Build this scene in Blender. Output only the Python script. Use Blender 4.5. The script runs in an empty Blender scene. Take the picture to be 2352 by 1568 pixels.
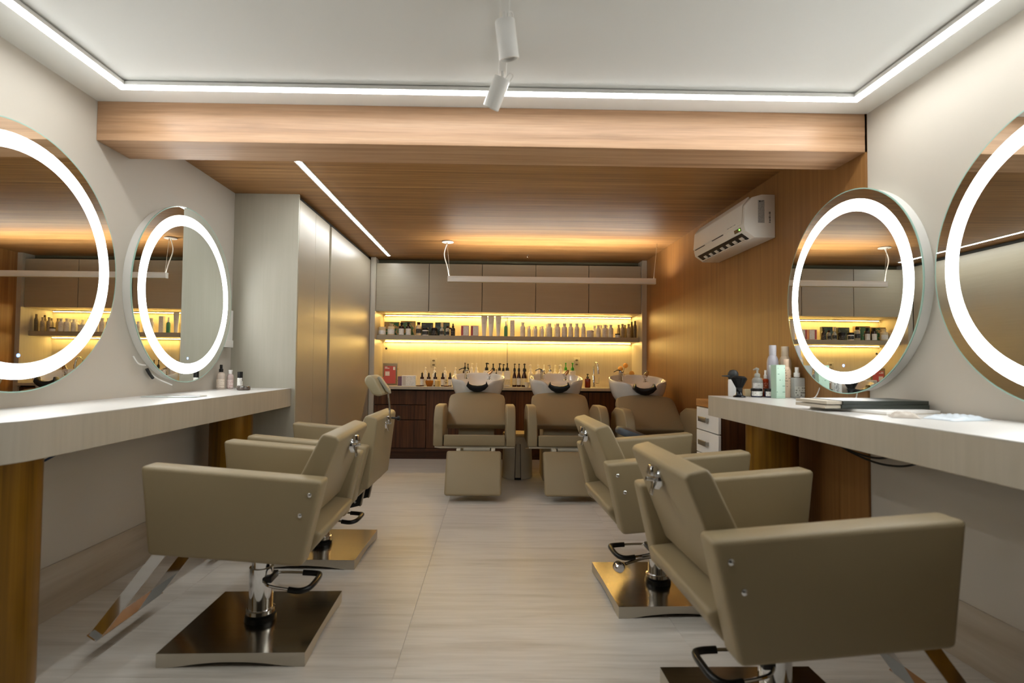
import bpy, bmesh, math, random
from mathutils import Vector, Matrix
random.seed(7)
SC = bpy.context.scene
COL = SC.collection
R = math.radians

# ------------------------------------------------------------------ camera
def make_camera():
    rx, ry, rz = 0.0308332, 0.0104567, 0.0134562          # pitch up, roll, yaw right
    fwd = Vector((math.sin(rz)*math.cos(rx), math.cos(rz)*math.cos(rx), math.sin(rx)))
    right = Vector((math.cos(rz), -math.sin(rz), 0))
    up = right.cross(fwd)
    r2 = right*math.cos(ry) + up*math.sin(ry)
    u2 = -right*math.sin(ry) + up*math.cos(ry)
    m = Matrix((( r2.x, u2.x, -fwd.x, 0), (r2.y, u2.y, -fwd.y, 0), (r2.z, u2.z, -fwd.z, 1.18), (0, 0, 0, 1)))
    cd = bpy.data.cameras.new('camera'); cam = bpy.data.objects.new('camera', cd)
    COL.objects.link(cam); cam.matrix_world = m
    cd.sensor_width = 36; cd.lens = 1232.49*36/2352
    cd.shift_x = 27.964/2352; cd.shift_y = 12.977/2352
    cd.clip_start = 0.05; cd.clip_end = 60
    cd.dof.use_dof = True; cd.dof.focus_distance = 5.4; cd.dof.aperture_fstop = 2.4
    SC.camera = cam
make_camera()

# ------------------------------------------------------------------ world, exposure
w = bpy.data.worlds.new('world'); SC.world = w; w.use_nodes = True
w.node_tree.nodes['Background'].inputs[0].default_value = (0.05, 0.05, 0.05, 1)
w.node_tree.nodes['Background'].inputs[1].default_value = 0.2
SC.view_settings.view_transform = 'Standard'
SC.view_settings.look = 'None'
SC.view_settings.gamma = 1
SC.view_settings.use_curve_mapping = False
SC.view_settings.exposure = 0.2
# strengths of the lamps the room has
E_CEIL, E_RING, E_SLOT, E_WARM, E_PEND = 23.0, 8.0, 58.0, 74.0, 84.0
C_COOL = (0.985, 1.0, 0.985); C_WARM = (1.0, 0.655, 0.20)

# ------------------------------------------------------------------ materials
def srgb(r, g, b):
    f = lambda c: (c/255/12.92 if c <= 10 else ((c/255+0.055)/1.055)**2.4)
    return (f(r), f(g), f(b), 1)
MATS = {}
def mat(name, col=(200, 200, 200), rough=0.5, metal=0.0, emit=None, estr=0, trans=0, ior=1.45, coat=0, bump=None, alpha=1, spec=0.5):
    if name in MATS: return MATS[name]
    m = bpy.data.materials.new(name); m.use_nodes = True; nt = m.node_tree
    b = nt.nodes['Principled BSDF']
    b.inputs['Base Color'].default_value = srgb(*col)
    b.inputs['Roughness'].default_value = rough
    b.inputs['Metallic'].default_value = metal
    b.inputs['IOR'].default_value = ior
    b.inputs['Specular IOR Level'].default_value = spec
    b.inputs['Transmission Weight'].default_value = trans
    b.inputs['Coat Weight'].default_value = coat
    b.inputs['Alpha'].default_value = alpha
    if emit:
        b.inputs['Emission Color'].default_value = (*emit, 1)
        b.inputs['Emission Strength'].default_value = estr
    if bump:
        sc, st = bump
        tc = nt.nodes.new('ShaderNodeTexCoord'); nz = nt.nodes.new('ShaderNodeTexNoise'); bp = nt.nodes.new('ShaderNodeBump')
        nz.inputs['Scale'].default_value = sc; nz.inputs['Detail'].default_value = 3
        nt.links.new(tc.outputs['Object'], nz.inputs['Vector']); nt.links.new(nz.outputs['Fac'], bp.inputs['Height'])
        bp.inputs['Strength'].default_value = st; bp.inputs['Distance'].default_value = 0.002
        nt.links.new(bp.outputs['Normal'], b.inputs['Normal'])
    MATS[name] = m
    return m
def grain(name, cols, scale, rough=0.4, metal=0.0, detail=6, contrast=(0.3, 0.7), bump=0.05, fine=None, coord='Object', dist=0.4, spec=0.5, rvar=0.08):
    """streaky procedural material: noise stretched by scale=(sx,sy,sz); cols = list of rgb stops"""
    if name in MATS: return MATS[name]
    m = bpy.data.materials.new(name); m.use_nodes = True; nt = m.node_tree; N = nt.nodes; L = nt.links
    b = N['Principled BSDF']
    tc = N.new('ShaderNodeTexCoord')
    mp = N.new('ShaderNodeMapping'); mp.inputs['Scale'].default_value = scale
    oi = N.new('ShaderNodeObjectInfo'); om = N.new('ShaderNodeVectorMath'); om.operation = 'MULTIPLY_ADD'
    om.inputs[0].default_value = (9.7, 7.3, 5.1); L.new(oi.outputs['Random'], om.inputs[1]); L.new(tc.outputs[coord], om.inputs[2])
    L.new(om.outputs[0], mp.inputs['Vector'])
    nz = N.new('ShaderNodeTexNoise'); nz.inputs['Scale'].default_value = 1; nz.inputs['Detail'].default_value = detail
    nz.inputs['Distortion'].default_value = dist; nz.inputs['Roughness'].default_value = 0.6
    L.new(mp.outputs[0], nz.inputs['Vector'])
    cr = N.new('ShaderNodeValToRGB')
    while len(cr.color_ramp.elements) < len(cols): cr.color_ramp.elements.new(0.5)
    for i, (e, c) in enumerate(zip(cr.color_ramp.elements, cols)):
        e.position = contrast[0] + (contrast[1]-contrast[0])*i/max(1, len(cols)-1); e.color = srgb(*c)
    L.new(nz.outputs['Fac'], cr.inputs['Fac'])
    out = cr.outputs['Color']
    if fine:
        fs, amt = fine
        mp2 = N.new('ShaderNodeMapping'); mp2.inputs['Scale'].default_value = fs
        L.new(tc.outputs[coord], mp2.inputs['Vector'])
        n2 = N.new('ShaderNodeTexNoise'); n2.inputs['Scale'].default_value = 1; n2.inputs['Detail'].default_value = 2
        L.new(mp2.outputs[0], n2.inputs['Vector'])
        mx = N.new('ShaderNodeMix'); mx.data_type = 'RGBA'; mx.blend_type = 'MULTIPLY'
        mr = N.new('ShaderNodeMapRange'); mr.inputs['From Min'].default_value = 0.35; mr.inputs['From Max'].default_value = 0.65
        mr.inputs['To Min'].default_value = 1-amt; mr.inputs['To Max'].default_value = 1+amt*0.4
        L.new(n2.outputs['Fac'], mr.inputs['Value'])
        cmb = N.new('ShaderNodeCombineColor')
        for k in range(3): L.new(mr.outputs[0], cmb.inputs[k])
        mx.inputs['Factor'].default_value = 1
        L.new(out, mx.inputs['A']); L.new(cmb.outputs[0], mx.inputs['B']); out = mx.outputs['Result']
    L.new(out, b.inputs['Base Color'])
    rr = N.new('ShaderNodeMapRange'); rr.inputs['To Min'].default_value = rough-rvar; rr.inputs['To Max'].default_value = rough+rvar
    L.new(nz.outputs['Fac'], rr.inputs['Value']); L.new(rr.outputs[0], b.inputs['Roughness'])
    b.inputs['Metallic'].default_value = metal; b.inputs['Specular IOR Level'].default_value = spec
    if bump:
        bp = N.new('ShaderNodeBump'); bp.inputs['Strength'].default_value = bump; bp.inputs['Distance'].default_value = 0.003
        L.new(nz.outputs['Fac'], bp.inputs['Height']); L.new(bp.outputs[0], b.inputs['Normal'])
    MATS[name] = m
    return m
def stripes(name, base, ink, freq, duty=0.45, rough=0.5):
    """printed label: horizontal ink lines broken into words"""
    if name in MATS: return MATS[name]
    m = bpy.data.materials.new(name); m.use_nodes = True; nt = m.node_tree; N = nt.nodes; L = nt.links
    b = N['Principled BSDF']; b.inputs['Roughness'].default_value = rough
    tc = N.new('ShaderNodeTexCoord'); sp = N.new('ShaderNodeSeparateXYZ'); L.new(tc.outputs['Object'], sp.inputs[0])
    mu = N.new('ShaderNodeMath'); mu.operation = 'MULTIPLY'; mu.inputs[1].default_value = freq; L.new(sp.outputs['Z'], mu.inputs[0])
    fr = N.new('ShaderNodeMath'); fr.operation = 'FRACT'; L.new(mu.outputs[0], fr.inputs[0])
    lt = N.new('ShaderNodeMath'); lt.operation = 'LESS_THAN'; lt.inputs[1].default_value = duty; L.new(fr.outputs[0], lt.inputs[0])
    fl = N.new('ShaderNodeMath'); fl.operation = 'FLOOR'; L.new(mu.outputs[0], fl.inputs[0])
    cb = N.new('ShaderNodeCombineXYZ'); L.new(fl.outputs[0], cb.inputs[2])
    mx0 = N.new('ShaderNodeMath'); mx0.operation = 'MULTIPLY'; mx0.inputs[1].default_value = freq*0.9; L.new(sp.outputs['X'], mx0.inputs[0]); L.new(mx0.outputs[0], cb.inputs[0])
    nz = N.new('ShaderNodeTexNoise'); nz.inputs['Scale'].default_value = 1.3; L.new(cb.outputs[0], nz.inputs['Vector'])
    gt = N.new('ShaderNodeMath'); gt.operation = 'GREATER_THAN'; gt.inputs[1].default_value = 0.52; L.new(nz.outputs['Fac'], gt.inputs[0])
    an = N.new('ShaderNodeMath'); an.operation = 'MULTIPLY'; L.new(lt.outputs[0], an.inputs[0]); L.new(gt.outputs[0], an.inputs[1])
    mx = N.new('ShaderNodeMix'); mx.data_type = 'RGBA'; mx.inputs['A'].default_value = srgb(*base); mx.inputs['B'].default_value = srgb(*ink)
    L.new(an.outputs[0], mx.inputs['Factor']); L.new(mx.outputs['Result'], b.inputs['Base Color'])
    MATS[name] = m
    return m

OAK = [(120, 82, 40), (150, 106, 58), (170, 126, 76), (188, 146, 96)]
M_paint = mat('wall_paint', (197, 190, 178), 0.62, bump=(180, 0.04))
M_ceil = mat('ceiling_paint', (238, 239, 236), 0.7)
M_floor = grain('floor_porcelain', [(184, 177, 166), (202, 196, 187), (212, 207, 199), (196, 190, 180)], (1.1, 16, 8), 0.33, contrast=(0.28, 0.72), bump=0.02, fine=((4, 70, 40), 0.06))
M_skirt = grain('skirting_porcelain', [(168, 154, 134), (182, 170, 152), (192, 182, 166)], (8, 1.3, 14), 0.35, bump=0.02)
M_grout = mat('grout', (176, 168, 154), 0.8)
M_oakx = grain('oak_crossways', OAK, (0.7, 34, 34), 0.46, contrast=(0.3, 0.72), fine=((5, 160, 160), 0.12))
M_oakbeam = grain('oak_beam', [(150, 113, 80), (178, 139, 104), (191, 153, 119), (204, 168, 136)], (0.7, 22, 22), 0.42, contrast=(0.3, 0.72), fine=((5, 150, 150), 0.08))
M_oakz = grain('oak_upright', [(124, 84, 41), (143, 99, 52), (155, 111, 62), (168, 124, 74)], (30, 30, 0.55), 0.40, contrast=(0.26, 0.76), fine=((150, 150, 4), 0.06))
M_walnut = grain('walnut', [(46, 24, 12), (72, 42, 22), (92, 56, 32), (108, 70, 42)], (34, 34, 0.8), 0.42, contrast=(0.28, 0.74), fine=((160, 160, 5), 0.2))
M_walnutx = grain('walnut_plinth', [(46, 24, 12), (72, 42, 22), (88, 54, 30)], (0.8, 34, 34), 0.42, contrast=(0.28, 0.74))
M_lam = grain('linen_laminate', [(178, 170, 153), (183, 175, 159), (186, 178, 162)], (20, 12, 1.2), 0.4, contrast=(0.3, 0.62), bump=0.02, fine=((60, 46, 2.4), 0.05))
M_top = mat('counter_top_white', (216, 214, 210), 0.32)
M_niche = grain('niche_laminate', [(213, 201, 176), (218, 207, 183), (221, 211, 188)], (60, 60, 2.5), 0.45, contrast=(0.3, 0.7), bump=0.02)
M_cab = grain('taupe_lacquer', [(158, 147, 127), (163, 152, 132)], (2, 2, 50), 0.36, bump=0.0)
M_cabside = grain('pale_lacquer', [(176, 172, 156), (181, 177, 162)], (50, 50, 2), 0.42, bump=0.0)
M_dark = mat('shadow_gap', (46, 42, 34), 0.7)  # dark body colour puts shade into the gaps between the fronts
M_leather = mat('taupe_leather', (150, 134, 103), 0.43, bump=(420, 0.22), spec=0.5)
M_leather2 = mat('taupe_leather_wash', (148, 132, 102), 0.47, bump=(420, 0.22), spec=0.4)
M_chrome = mat('chrome', (225, 226, 228), 0.07, 1.0)
M_steel = grain('polished_steel_plate', [(168, 160, 146), (178, 170, 156)], (4, 160, 160), 0.17, metal=1.0, bump=0.0, contrast=(0.3, 0.7), rvar=0.04)
M_steels = mat('steel_edge', (196, 190, 178), 0.34, 1.0)
M_black = mat('black_plastic', (20, 20, 20), 0.4)
M_rubber = mat('black_rubber', (14, 14, 13), 0.32)
M_gold = grain('gold_veneer', [(108, 74, 10), (140, 98, 16), (160, 116, 28)], (26, 26, 0.5), 0.34, metal=0.35, contrast=(0.3, 0.7), bump=0.02)
M_white = mat('white_plastic', (236, 235, 231), 0.35)
M_ac = mat('air_conditioner_shell', (236, 231, 221), 0.38)
M_ceramic = mat('white_ceramic', (228, 226, 220), 0.12, coat=0.3)
M_mirror = mat('mirror_glass', (236, 240, 238), 0.0, 1.0)
M_edge = mat('glass_edge_green', (168, 206, 194), 0.12, spec=0.8)
M_ring = mat('mirror_light_ring', (255, 255, 255), 0.5, emit=C_COOL, estr=E_RING)
M_led = mat('ceiling_led_diffuser', (255, 255, 255), 0.5, emit=C_COOL, estr=E_CEIL)
M_slot = mat('recessed_led_diffuser', (255, 255, 255), 0.5, emit=(0.96, 1.0, 1.0), estr=E_SLOT)
M_warm = mat('warm_led_strip', (255, 240, 200), 0.5, emit=C_WARM, estr=E_WARM)
M_pend = mat('pendant_diffuser', (255, 255, 255), 0.5, emit=(1.0, 0.95, 0.86), estr=E_PEND)
M_glow_blue = mat('touch_button', (120, 150, 255), 0.4, emit=(0.25, 0.45, 1.0), estr=3)
M_glow_green = mat('green_indicator', (90, 255, 60), 0.4, emit=(0.2, 1.0, 0.1), estr=3)

# ------------------------------------------------------------------ mesh helpers
def add_box(bm, x0, x1, y0, y1, z0, z1):
    v = [bm.verts.new(p) for p in ((x0,y0,z0),(x1,y0,z0),(x1,y1,z0),(x0,y1,z0),(x0,y0,z1),(x1,y0,z1),(x1,y1,z1),(x0,y1,z1))]
    for f in ((3,2,1,0),(4,5,6,7),(0,1,5,4),(1,2,6,5),(2,3,7,6),(3,0,4,7)): bm.faces.new([v[i] for i in f])
    return bm
def B(x0, x1, y0, y1, z0, z1): return add_box(bmesh.new(), x0, x1, y0, y1, z0, z1)
def prism(poly, axis, a, b, bm=None):
    """poly of 2D points in the two other axes (in xyz order), extruded along axis from a to b"""
    bm = bm or bmesh.new(); k = 'xyz'.index(axis)
    def P(p, t):
        q = list(p); q.insert(k, t); return q
    va = [bm.verts.new(P(p, a)) for p in poly]; vb = [bm.verts.new(P(p, b)) for p in poly]
    n = len(poly)
    bm.faces.new(va); bm.faces.new(vb[::-1])
    for i in range(n): bm.faces.new((va[i], vb[i], vb[(i+1) % n], va[(i+1) % n]))
    bmesh.ops.recalc_face_normals(bm, faces=bm.faces[:])
    return bm
def lathe(prof, seg=20, bm=None, c=(0, 0, 0), cap=True):
    bm = bm or bmesh.new(); rings = []
    for r, z in prof:
        if r < 1e-5: rings.append([bm.verts.new((c[0], c[1], c[2]+z))])
        else: rings.append([bm.verts.new((c[0]+r*math.cos(2*math.pi*i/seg), c[1]+r*math.sin(2*math.pi*i/seg), c[2]+z)) for i in range(seg)])
    for a, b in zip(rings, rings[1:]):
        for i in range(seg):
            j = (i+1) % seg
            if len(a) == 1 and len(b) == 1: break
            if len(a) == 1: bm.faces.new((a[0], b[j], b[i]))
            elif len(b) == 1: bm.faces.new((a[i], a[j], b[0]))
            else: bm.faces.new((a[i], a[j], b[j], b[i]))
    if cap:
        if len(rings[0]) > 1: bm.faces.new(rings[0][::-1])
        if len(rings[-1]) > 1: bm.faces.new(rings[-1])
    bmesh.ops.recalc_face_normals(bm, faces=bm.faces[:])
    return bm
def tube(pts, r, seg=8, bm=None, closed=False):
    bm = bm or bmesh.new(); pts = [Vector(p) for p in pts]; rings = []; n = len(pts)
    prev = None
    for i, p in enumerate(pts):
        a = pts[i-1] if (i > 0 or closed) else p; b = pts[(i+1) % n] if (i < n-1 or closed) else p
        d = (b-a).normalized()
        if prev is None:
            ref = Vector((0, 0, 1)) if abs(d.z) < 0.9 else Vector((1, 0, 0))
            s = d.cross(ref).normalized()
        else:
            s = (prev - d*prev.dot(d)).normalized()
        prev = s; t = d.cross(s)
        rr = r[i] if isinstance(r, (list, tuple)) else r
        rings.append([bm.verts.new(p + s*rr*math.cos(2*math.pi*k/seg) + t*rr*math.sin(2*math.pi*k/seg)) for k in range(seg)])
    pairs = list(zip(rings, rings[1:])) + ([(rings[-1], rings[0])] if closed else [])
    for a, b in pairs:
        for k in range(seg): bm.faces.new((a[k], a[(k+1) % seg], b[(k+1) % seg], b[k]))
    if not closed: bm.faces.new(rings[0][::-1]); bm.faces.new(rings[-1])
    bmesh.ops.recalc_face_normals(bm, faces=bm.faces[:])
    return bm
def smooth_path(pts, n=6):
    pts = [Vector(p) for p in pts]; out = []
    for i in range(len(pts)-1):
        p0 = pts[max(i-1, 0)]; p1 = pts[i]; p2 = pts[i+1]; p3 = pts[min(i+2, len(pts)-1)]
        for k in range(n):
            t = k/n
            out.append(0.5*((2*p1)+(-p0+p2)*t+(2*p0-5*p1+4*p2-p3)*t*t+(-p0+3*p1-3*p2+p3)*t**3))
    return out + [pts[-1]]
def strap(pts, wdir, width, thick, bm=None):
    """flat bar along a polyline; wdir = direction of its width"""
    bm = bm or bmesh.new(); pts = [Vector(p) for p in pts]; wd = Vector(wdir).normalized(); rings = []
    for i, p in enumerate(pts):
        a = pts[max(i-1, 0)]; b = pts[min(i+1, len(pts)-1)]; d = (b-a).normalized(); nrm = d.cross(wd).normalized()
        rings.append([bm.verts.new(p + wd*width/2*s + nrm*thick/2*t) for s, t in ((-1, -1), (1, -1), (1, 1), (-1, 1))])
    for a, b in zip(rings, rings[1:]):
        for k in range(4): bm.faces.new((a[k], a[(k+1) % 4], b[(k+1) % 4], b[k]))
    bm.faces.new(rings[0][::-1]); bm.faces.new(rings[-1])
    bmesh.ops.recalc_face_normals(bm, faces=bm.faces[:])
    return bm
def fin(bm, name, m, parent=None, bevel=0, seg=2, ang=40, xf=None, loc=None, rot=None, kind=None):
    if bevel: bmesh.ops.bevel(bm, geom=bm.edges[:], offset=bevel, segments=seg, profile=0.5, affect='EDGES', clamp_overlap=True)
    if xf:
        for v in bm.verts: v.co = Vector(xf(*v.co))
    me = bpy.data.meshes.new(name); bm.to_mesh(me); bm.free()
    me.polygons.foreach_set('use_smooth', [True]*len(me.polygons)); me.set_sharp_from_angle(angle=R(ang))
    me.materials.append(m)
    return link(me, name, parent, loc, rot, kind)
def link(me, name, parent=None, loc=None, rot=None, kind=None):
    o = bpy.data.objects.new(name, me); COL.objects.link(o)
    if loc: o.location = loc
    if rot: o.rotation_euler = rot
    if parent: o.parent = parent
    if kind: o['kind'] = kind
    return o
def tag(o, label, cat, group=None):
    o['label'] = label; o['category'] = cat
    if group: o['group'] = group
    return o
def thing(name, label, cat, loc=(0, 0, 0), rz=0, group=None):
    o = bpy.data.objects.new(name, None); COL.objects.link(o); o.empty_display_size = 0.1
    o.location = loc; o.rotation_euler = (0, 0, rz)
    return tag(o, label, cat, group)
def copy_tree(o, parent=None):
    c = o.copy(); COL.objects.link(c); c.parent = parent
    for ch in list(o.children): copy_tree(ch, c)
    return c
def S(bm, name, m, parent=None, **k): return fin(bm, name, m, parent, kind=None if parent else 'structure', **k)
def text_mesh(body, size, name, m, parent, loc, rot, ext=0.0006):
    cu = bpy.data.curves.new('txt', 'FONT'); cu.body = body; cu.size = size; cu.extrude = ext; cu.align_x = 'CENTER'; cu.align_y = 'CENTER'
    o = bpy.data.objects.new('txt', cu); COL.objects.link(o)
    dg = bpy.context.evaluated_depsgraph_get(); me = bpy.data.meshes.new_from_object(o.evaluated_get(dg))
    bpy.data.objects.remove(o); bpy.data.curves.remove(cu)
    me.materials.clear(); me.materials.append(m)
    return link(me, name, parent, loc, rot)

# ------------------------------------------------------------------ the room
XL, XR, YF, YBK, ZC = -2.01, 1.915, -1.9, 7.12, 2.485
YB, YB2, ZB = 2.70, 2.95, 2.285
fl = S(B(XL-.1, XR+.1, YF-.1, YBK+.1, -.12, -.004), 'floor', M_grout)
tx = [XL, -1.56, -.36, .84, XR]; ty = [YF, -1.67, -.43, .81, 2.05, 3.29, 4.53, 5.77, YBK]
tcache = {}
for i in range(4):
    for j in range(8):
        x0, x1, y0, y1 = tx[i], tx[i+1], ty[j], ty[j+1]; key = (round(x1-x0, 3), round(y1-y0, 3))
        if key not in tcache:
            o = fin(B(0, x1-x0-.0008, 0, y1-y0-.0008, -.004, 0), 'floor_tile', M_floor, fl, bevel=.0004, seg=1)
            tcache[key] = o.data
        else: o = link(tcache[key], 'floor_tile', fl)
        o.location = (x0+.0004, y0+.0004, 0)
S(B(XL-.12, XL, YF-.1, YBK+.1, 0, ZC+.1), 'wall_left', M_paint)
wr = S(B(XR, XR+.12, YF-.1, YBK+.1, 0, ZC+.1), 'wall_right', M_paint)
fin(B(XR-.012, XR, YB, 6.6, 0, ZC), 'wood_panel', M_oakz, wr)
S(B(XL-.1, XR+.1, YBK, YBK+.12, 0, ZC+.1), 'wall_back', M_paint)
S(B(XL-.1, XR+.1, YF-.12, YF, 0, ZC+.1), 'wall_front', mat('front_wall_light_sink', (64, 58, 50), .7))  # unseen wall, coloured dark to weaken light from behind the camera
ce = S(B(XL-.1, XR+.1, YF-.1, YB+.1, ZC, ZC+.1), 'ceiling', M_ceil)
fin(B(XL, XR, YB2, YBK, ZC-.006, ZC+.1), 'wood_ceiling_panel', M_oakx, ce)
S(B(XL, XR-.0, YB, YB2, ZB, ZC), 'trim_1', M_oakbeam, bevel=.002, seg=1)        # boxed wooden beam
bpy.data.objects['trim_1']['label'] = 'wood-clad ceiling beam between the two ceilings'
# porcelain skirting, in tiles
def skirt(name, x0, x1, y0, y1, step):
    b = S(B(x0+.001, x1-.001, y0, y1, .0, .238), name, M_grout)
    y = y0; 
    me = None
    while y < y1-.01:
        e = min(y+step, y1)
        fin(B(x0, x1, y+.0008, e-.0008, .0005, .24), 'skirting_tile', M_skirt, b, bevel=.0008, seg=1); y = e
skirt('baseboard_left', XL, XL+.009, YF, 4.145, 1.05)
skirt('baseboard_right', XR-.009, XR, YF, 2.695, 1.05)

# ------------------------------------------------------------------ ceiling LED frame
led = thing('led_ceiling_frame', 'rectangular white LED profile running round the white ceiling above the styling stations', 'ceiling light', (0, 0, ZC))
fx0, fx1, fy0, fy1, lw, lh = -1.775, 1.748, 1.2, 2.53, .044, .024  # near end lies out of view, set so camera-facing sides stay dark
for (a, b, c, d) in ((fx0, fx1, fy1-lw, fy1), (fx0, fx1, fy0, fy0+lw), (fx0, fx0+lw, fy0+lw, fy1-lw), (fx1-lw, fx1, fy0+lw, fy1-lw)):
    p = fin(B(a, b, c, d, -lh, -.006), 'profile', M_white, led)
    fin(B(a+.003, b-.003, c+.003, d-.003, -lh-.003, -lh), 'diffuser', M_led, p)
for x, y in ((-1.62, 2.508), (1.6, 2.508), (-1.753, 2.3), (1.726, 2.3), (-1.753, 1.5), (1.726, 1.5)):
    fin(tube([(x, y, -.007), (x, y, 0)], .002, 6), 'clip', M_white, led)
# recessed slot light over the tall cabinets
sl = thing('recessed_led_line', 'slim recessed LED line in the wooden ceiling beside the tall cabinets', 'ceiling light', (-1.27, 5.0, ZC-.006))
fin(B(-.03, .022, -1.98, 1.51, -.004, 0), 'frame', M_white, sl)
fin(B(-.016, .008, -1.97, 1.50, -.006, -.004), 'diffuser', M_slot, sl)
# track with spots
tr = thing('track_rail', 'white ceiling track rail running down the middle of the white ceiling', 'track rail', (.03, 1.4, ZC))
fin(B(-.018, .018, -1.3, 1.02, -.02, 0), 'rail', M_white, tr, bevel=.003)
def spot(loc, rx, ry, label, rz=0):
    t = thing('track_spotlight', label, 'spotlight', loc, rz, 'white spots on the ceiling track')
    fin(B(-.016, .016, -.09, .03, -.03, 0), 'adapter', M_white, t, bevel=.003)
    fin(tube([(0, 0, -.03), (0, 0, -.055)], .006, 8), 'stem', M_white, t)
    can = fin(lathe([(.0, .0), (.034, .0), (.036, .004), (.036, .126), (.034, .13), (.03, .13), (.03, .118), (0, .118)], 24), 'can', M_white, t, loc=(0, .0, -.058), rot=(rx, ry, 0))
    fin(lathe([(0, .1185), (.028, .1185), (.026, .121), (0, .121)], 16), 'lens', mat('spot_lens', (210, 210, 205), .2), can)
    fin(tube(smooth_path([(.012, 0, .0), (.02, -.02, -.03), (.034, -.03, -.028), (.03, -.018, .004)], 5), .0025, 6), 'cable', M_white, can)
spot((.03, 1.88, ZC-.02), R(195), R(-9), 'white cylindrical track spotlight hanging nearly straight, nearer the camera')
spot((.03, 2.27, ZC-.02), R(200), R(24), 'white cylindrical track spotlight tilted aside in front of the LED line')

# ------------------------------------------------------------------ mirrors
def mirror(Y, Z, r, side, label):
    X = XL if side < 0 else XR
    t = thing('round_mirror', label, 'mirror', (X - side*.0005, Y, Z), R(90) if side < 0 else R(-90), 'backlit round mirrors')
    # local: front faces -y local, wall behind at y=0
    def ring(r0, r1, y0, y1, seg=96):
        bm = bmesh.new(); vs = []
        for k in range(seg):
            a = 2*math.pi*k/seg; c, s = math.cos(a), math.sin(a)
            vs.append([bm.verts.new((rr*c, yy, rr*s)) for rr, yy in ((r0, y0), (r1, y0), (r1, y1), (r0, y1))])
        for k in range(seg):
            p, q = vs[k], vs[(k+1) % seg]
            for e in range(4): bm.faces.new((p[e], p[(e+1) % 4], q[(e+1) % 4], q[e]))
        bmesh.ops.recalc_face_normals(bm, faces=bm.faces[:]); return bm
    def disc(r0, y0, y1, seg=96):
        return prism([(r0*math.cos(2*math.pi*k/seg), r0*math.sin(2*math.pi*k/seg)) for k in range(seg)], 'y', y0, y1)
    ro, ri = r*.902, r*.787
    fin(ring(r*.80, r*.985, -.048, 0), 'body', M_white, t)
    fin(disc(ri, -.054, -.049), 'mirror_centre', M_mirror, t)
    fin(ring(ri, ro, -.0545, -.049), 'light_ring', M_ring, t)
    fin(ring(ro, r-.005, -.054, -.049), 'mirror_border', M_mirror, t)
    fin(ring(r-.005, r, -.054, -.049), 'glass_edge', M_edge, t)
    fin(lathe([(0, 0), (.007, 0), (.007, .001), (0, .001)], 16), 'touch_button', M_glow_blue, t, loc=(0.0, -.0545, -ri+.035), rot=(R(90), 0, 0))
    return t
mirror(3.47, 1.597, .557, -1, 'left-wall backlit round mirror farther from the camera, next to the tall cabinet')
mirror(2.24, 1.597, .557, -1, 'left-wall backlit round mirror nearest the camera, cut by the frame edge')
mirror(2.82, 1.576, .536, 1, 'right-wall backlit round mirror beside the wood panelling')
mirror(1.69, 1.576, .536, 1, 'right-wall backlit round mirror nearest the camera, cut by the frame edge')

# ------------------------------------------------------------------ styling counters
def counter(name, label, x0, x1, y0, y1, z0, z1, corner, cols):
    t = thing(name, label, 'counter', ((x0+x1)/2, (y0+y1)/2, 0))
    cx, cy = t.location.x, t.location.y
    poly = [(x0, y0), (x1, y0), (x1, y1), (x0, y1)]
    if corner:      # rounded near front corner at (corner x, y0)
        rad = .26; xf = corner; s = 1 if xf > cx else -1; wx = x0 if s > 0 else x1
        arc = [(xf - s*rad + s*rad*math.sin(a), y0 + rad - rad*math.cos(a)) for a in [R(90)*k/10 for k in range(11)]]
        poly = [(wx, y0)] + arc + [(xf, y1), (wx, y1)]
    poly = [(p[0]-cx, p[1]-cy) for p in poly]
    fin(prism(poly, 'z', z0, z1-.002), 'apron', M_lam, t, bevel=.002, seg=1)
    fin(prism(poly, 'z', z1-.002, z1), 'top_sheet', M_top, t)
    for (px, py, r) in cols:
        fin(lathe([(r, 0), (r, z0)], 40), 'column', M_gold, t, loc=(px-cx, py-cy, 0))
    return t
ZL, ZR = .975, .990
counter('styling_counter', 'long pale laminate styling counter with rounded end along the left wall', XL+.001, -1.542, 1.60, 4.147, .838, ZL, -1.542, [(-1.79, 1.95, .15), (-1.785, 3.72, .135)])
counter('styling_counter', 'long pale laminate styling counter along the right wall, strewn with magazines', 1.385, XR-.014, .75, 3.43, .864, ZR, None, [(1.674, 3.2, .143), (1.70, 1.0, .15)])

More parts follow.
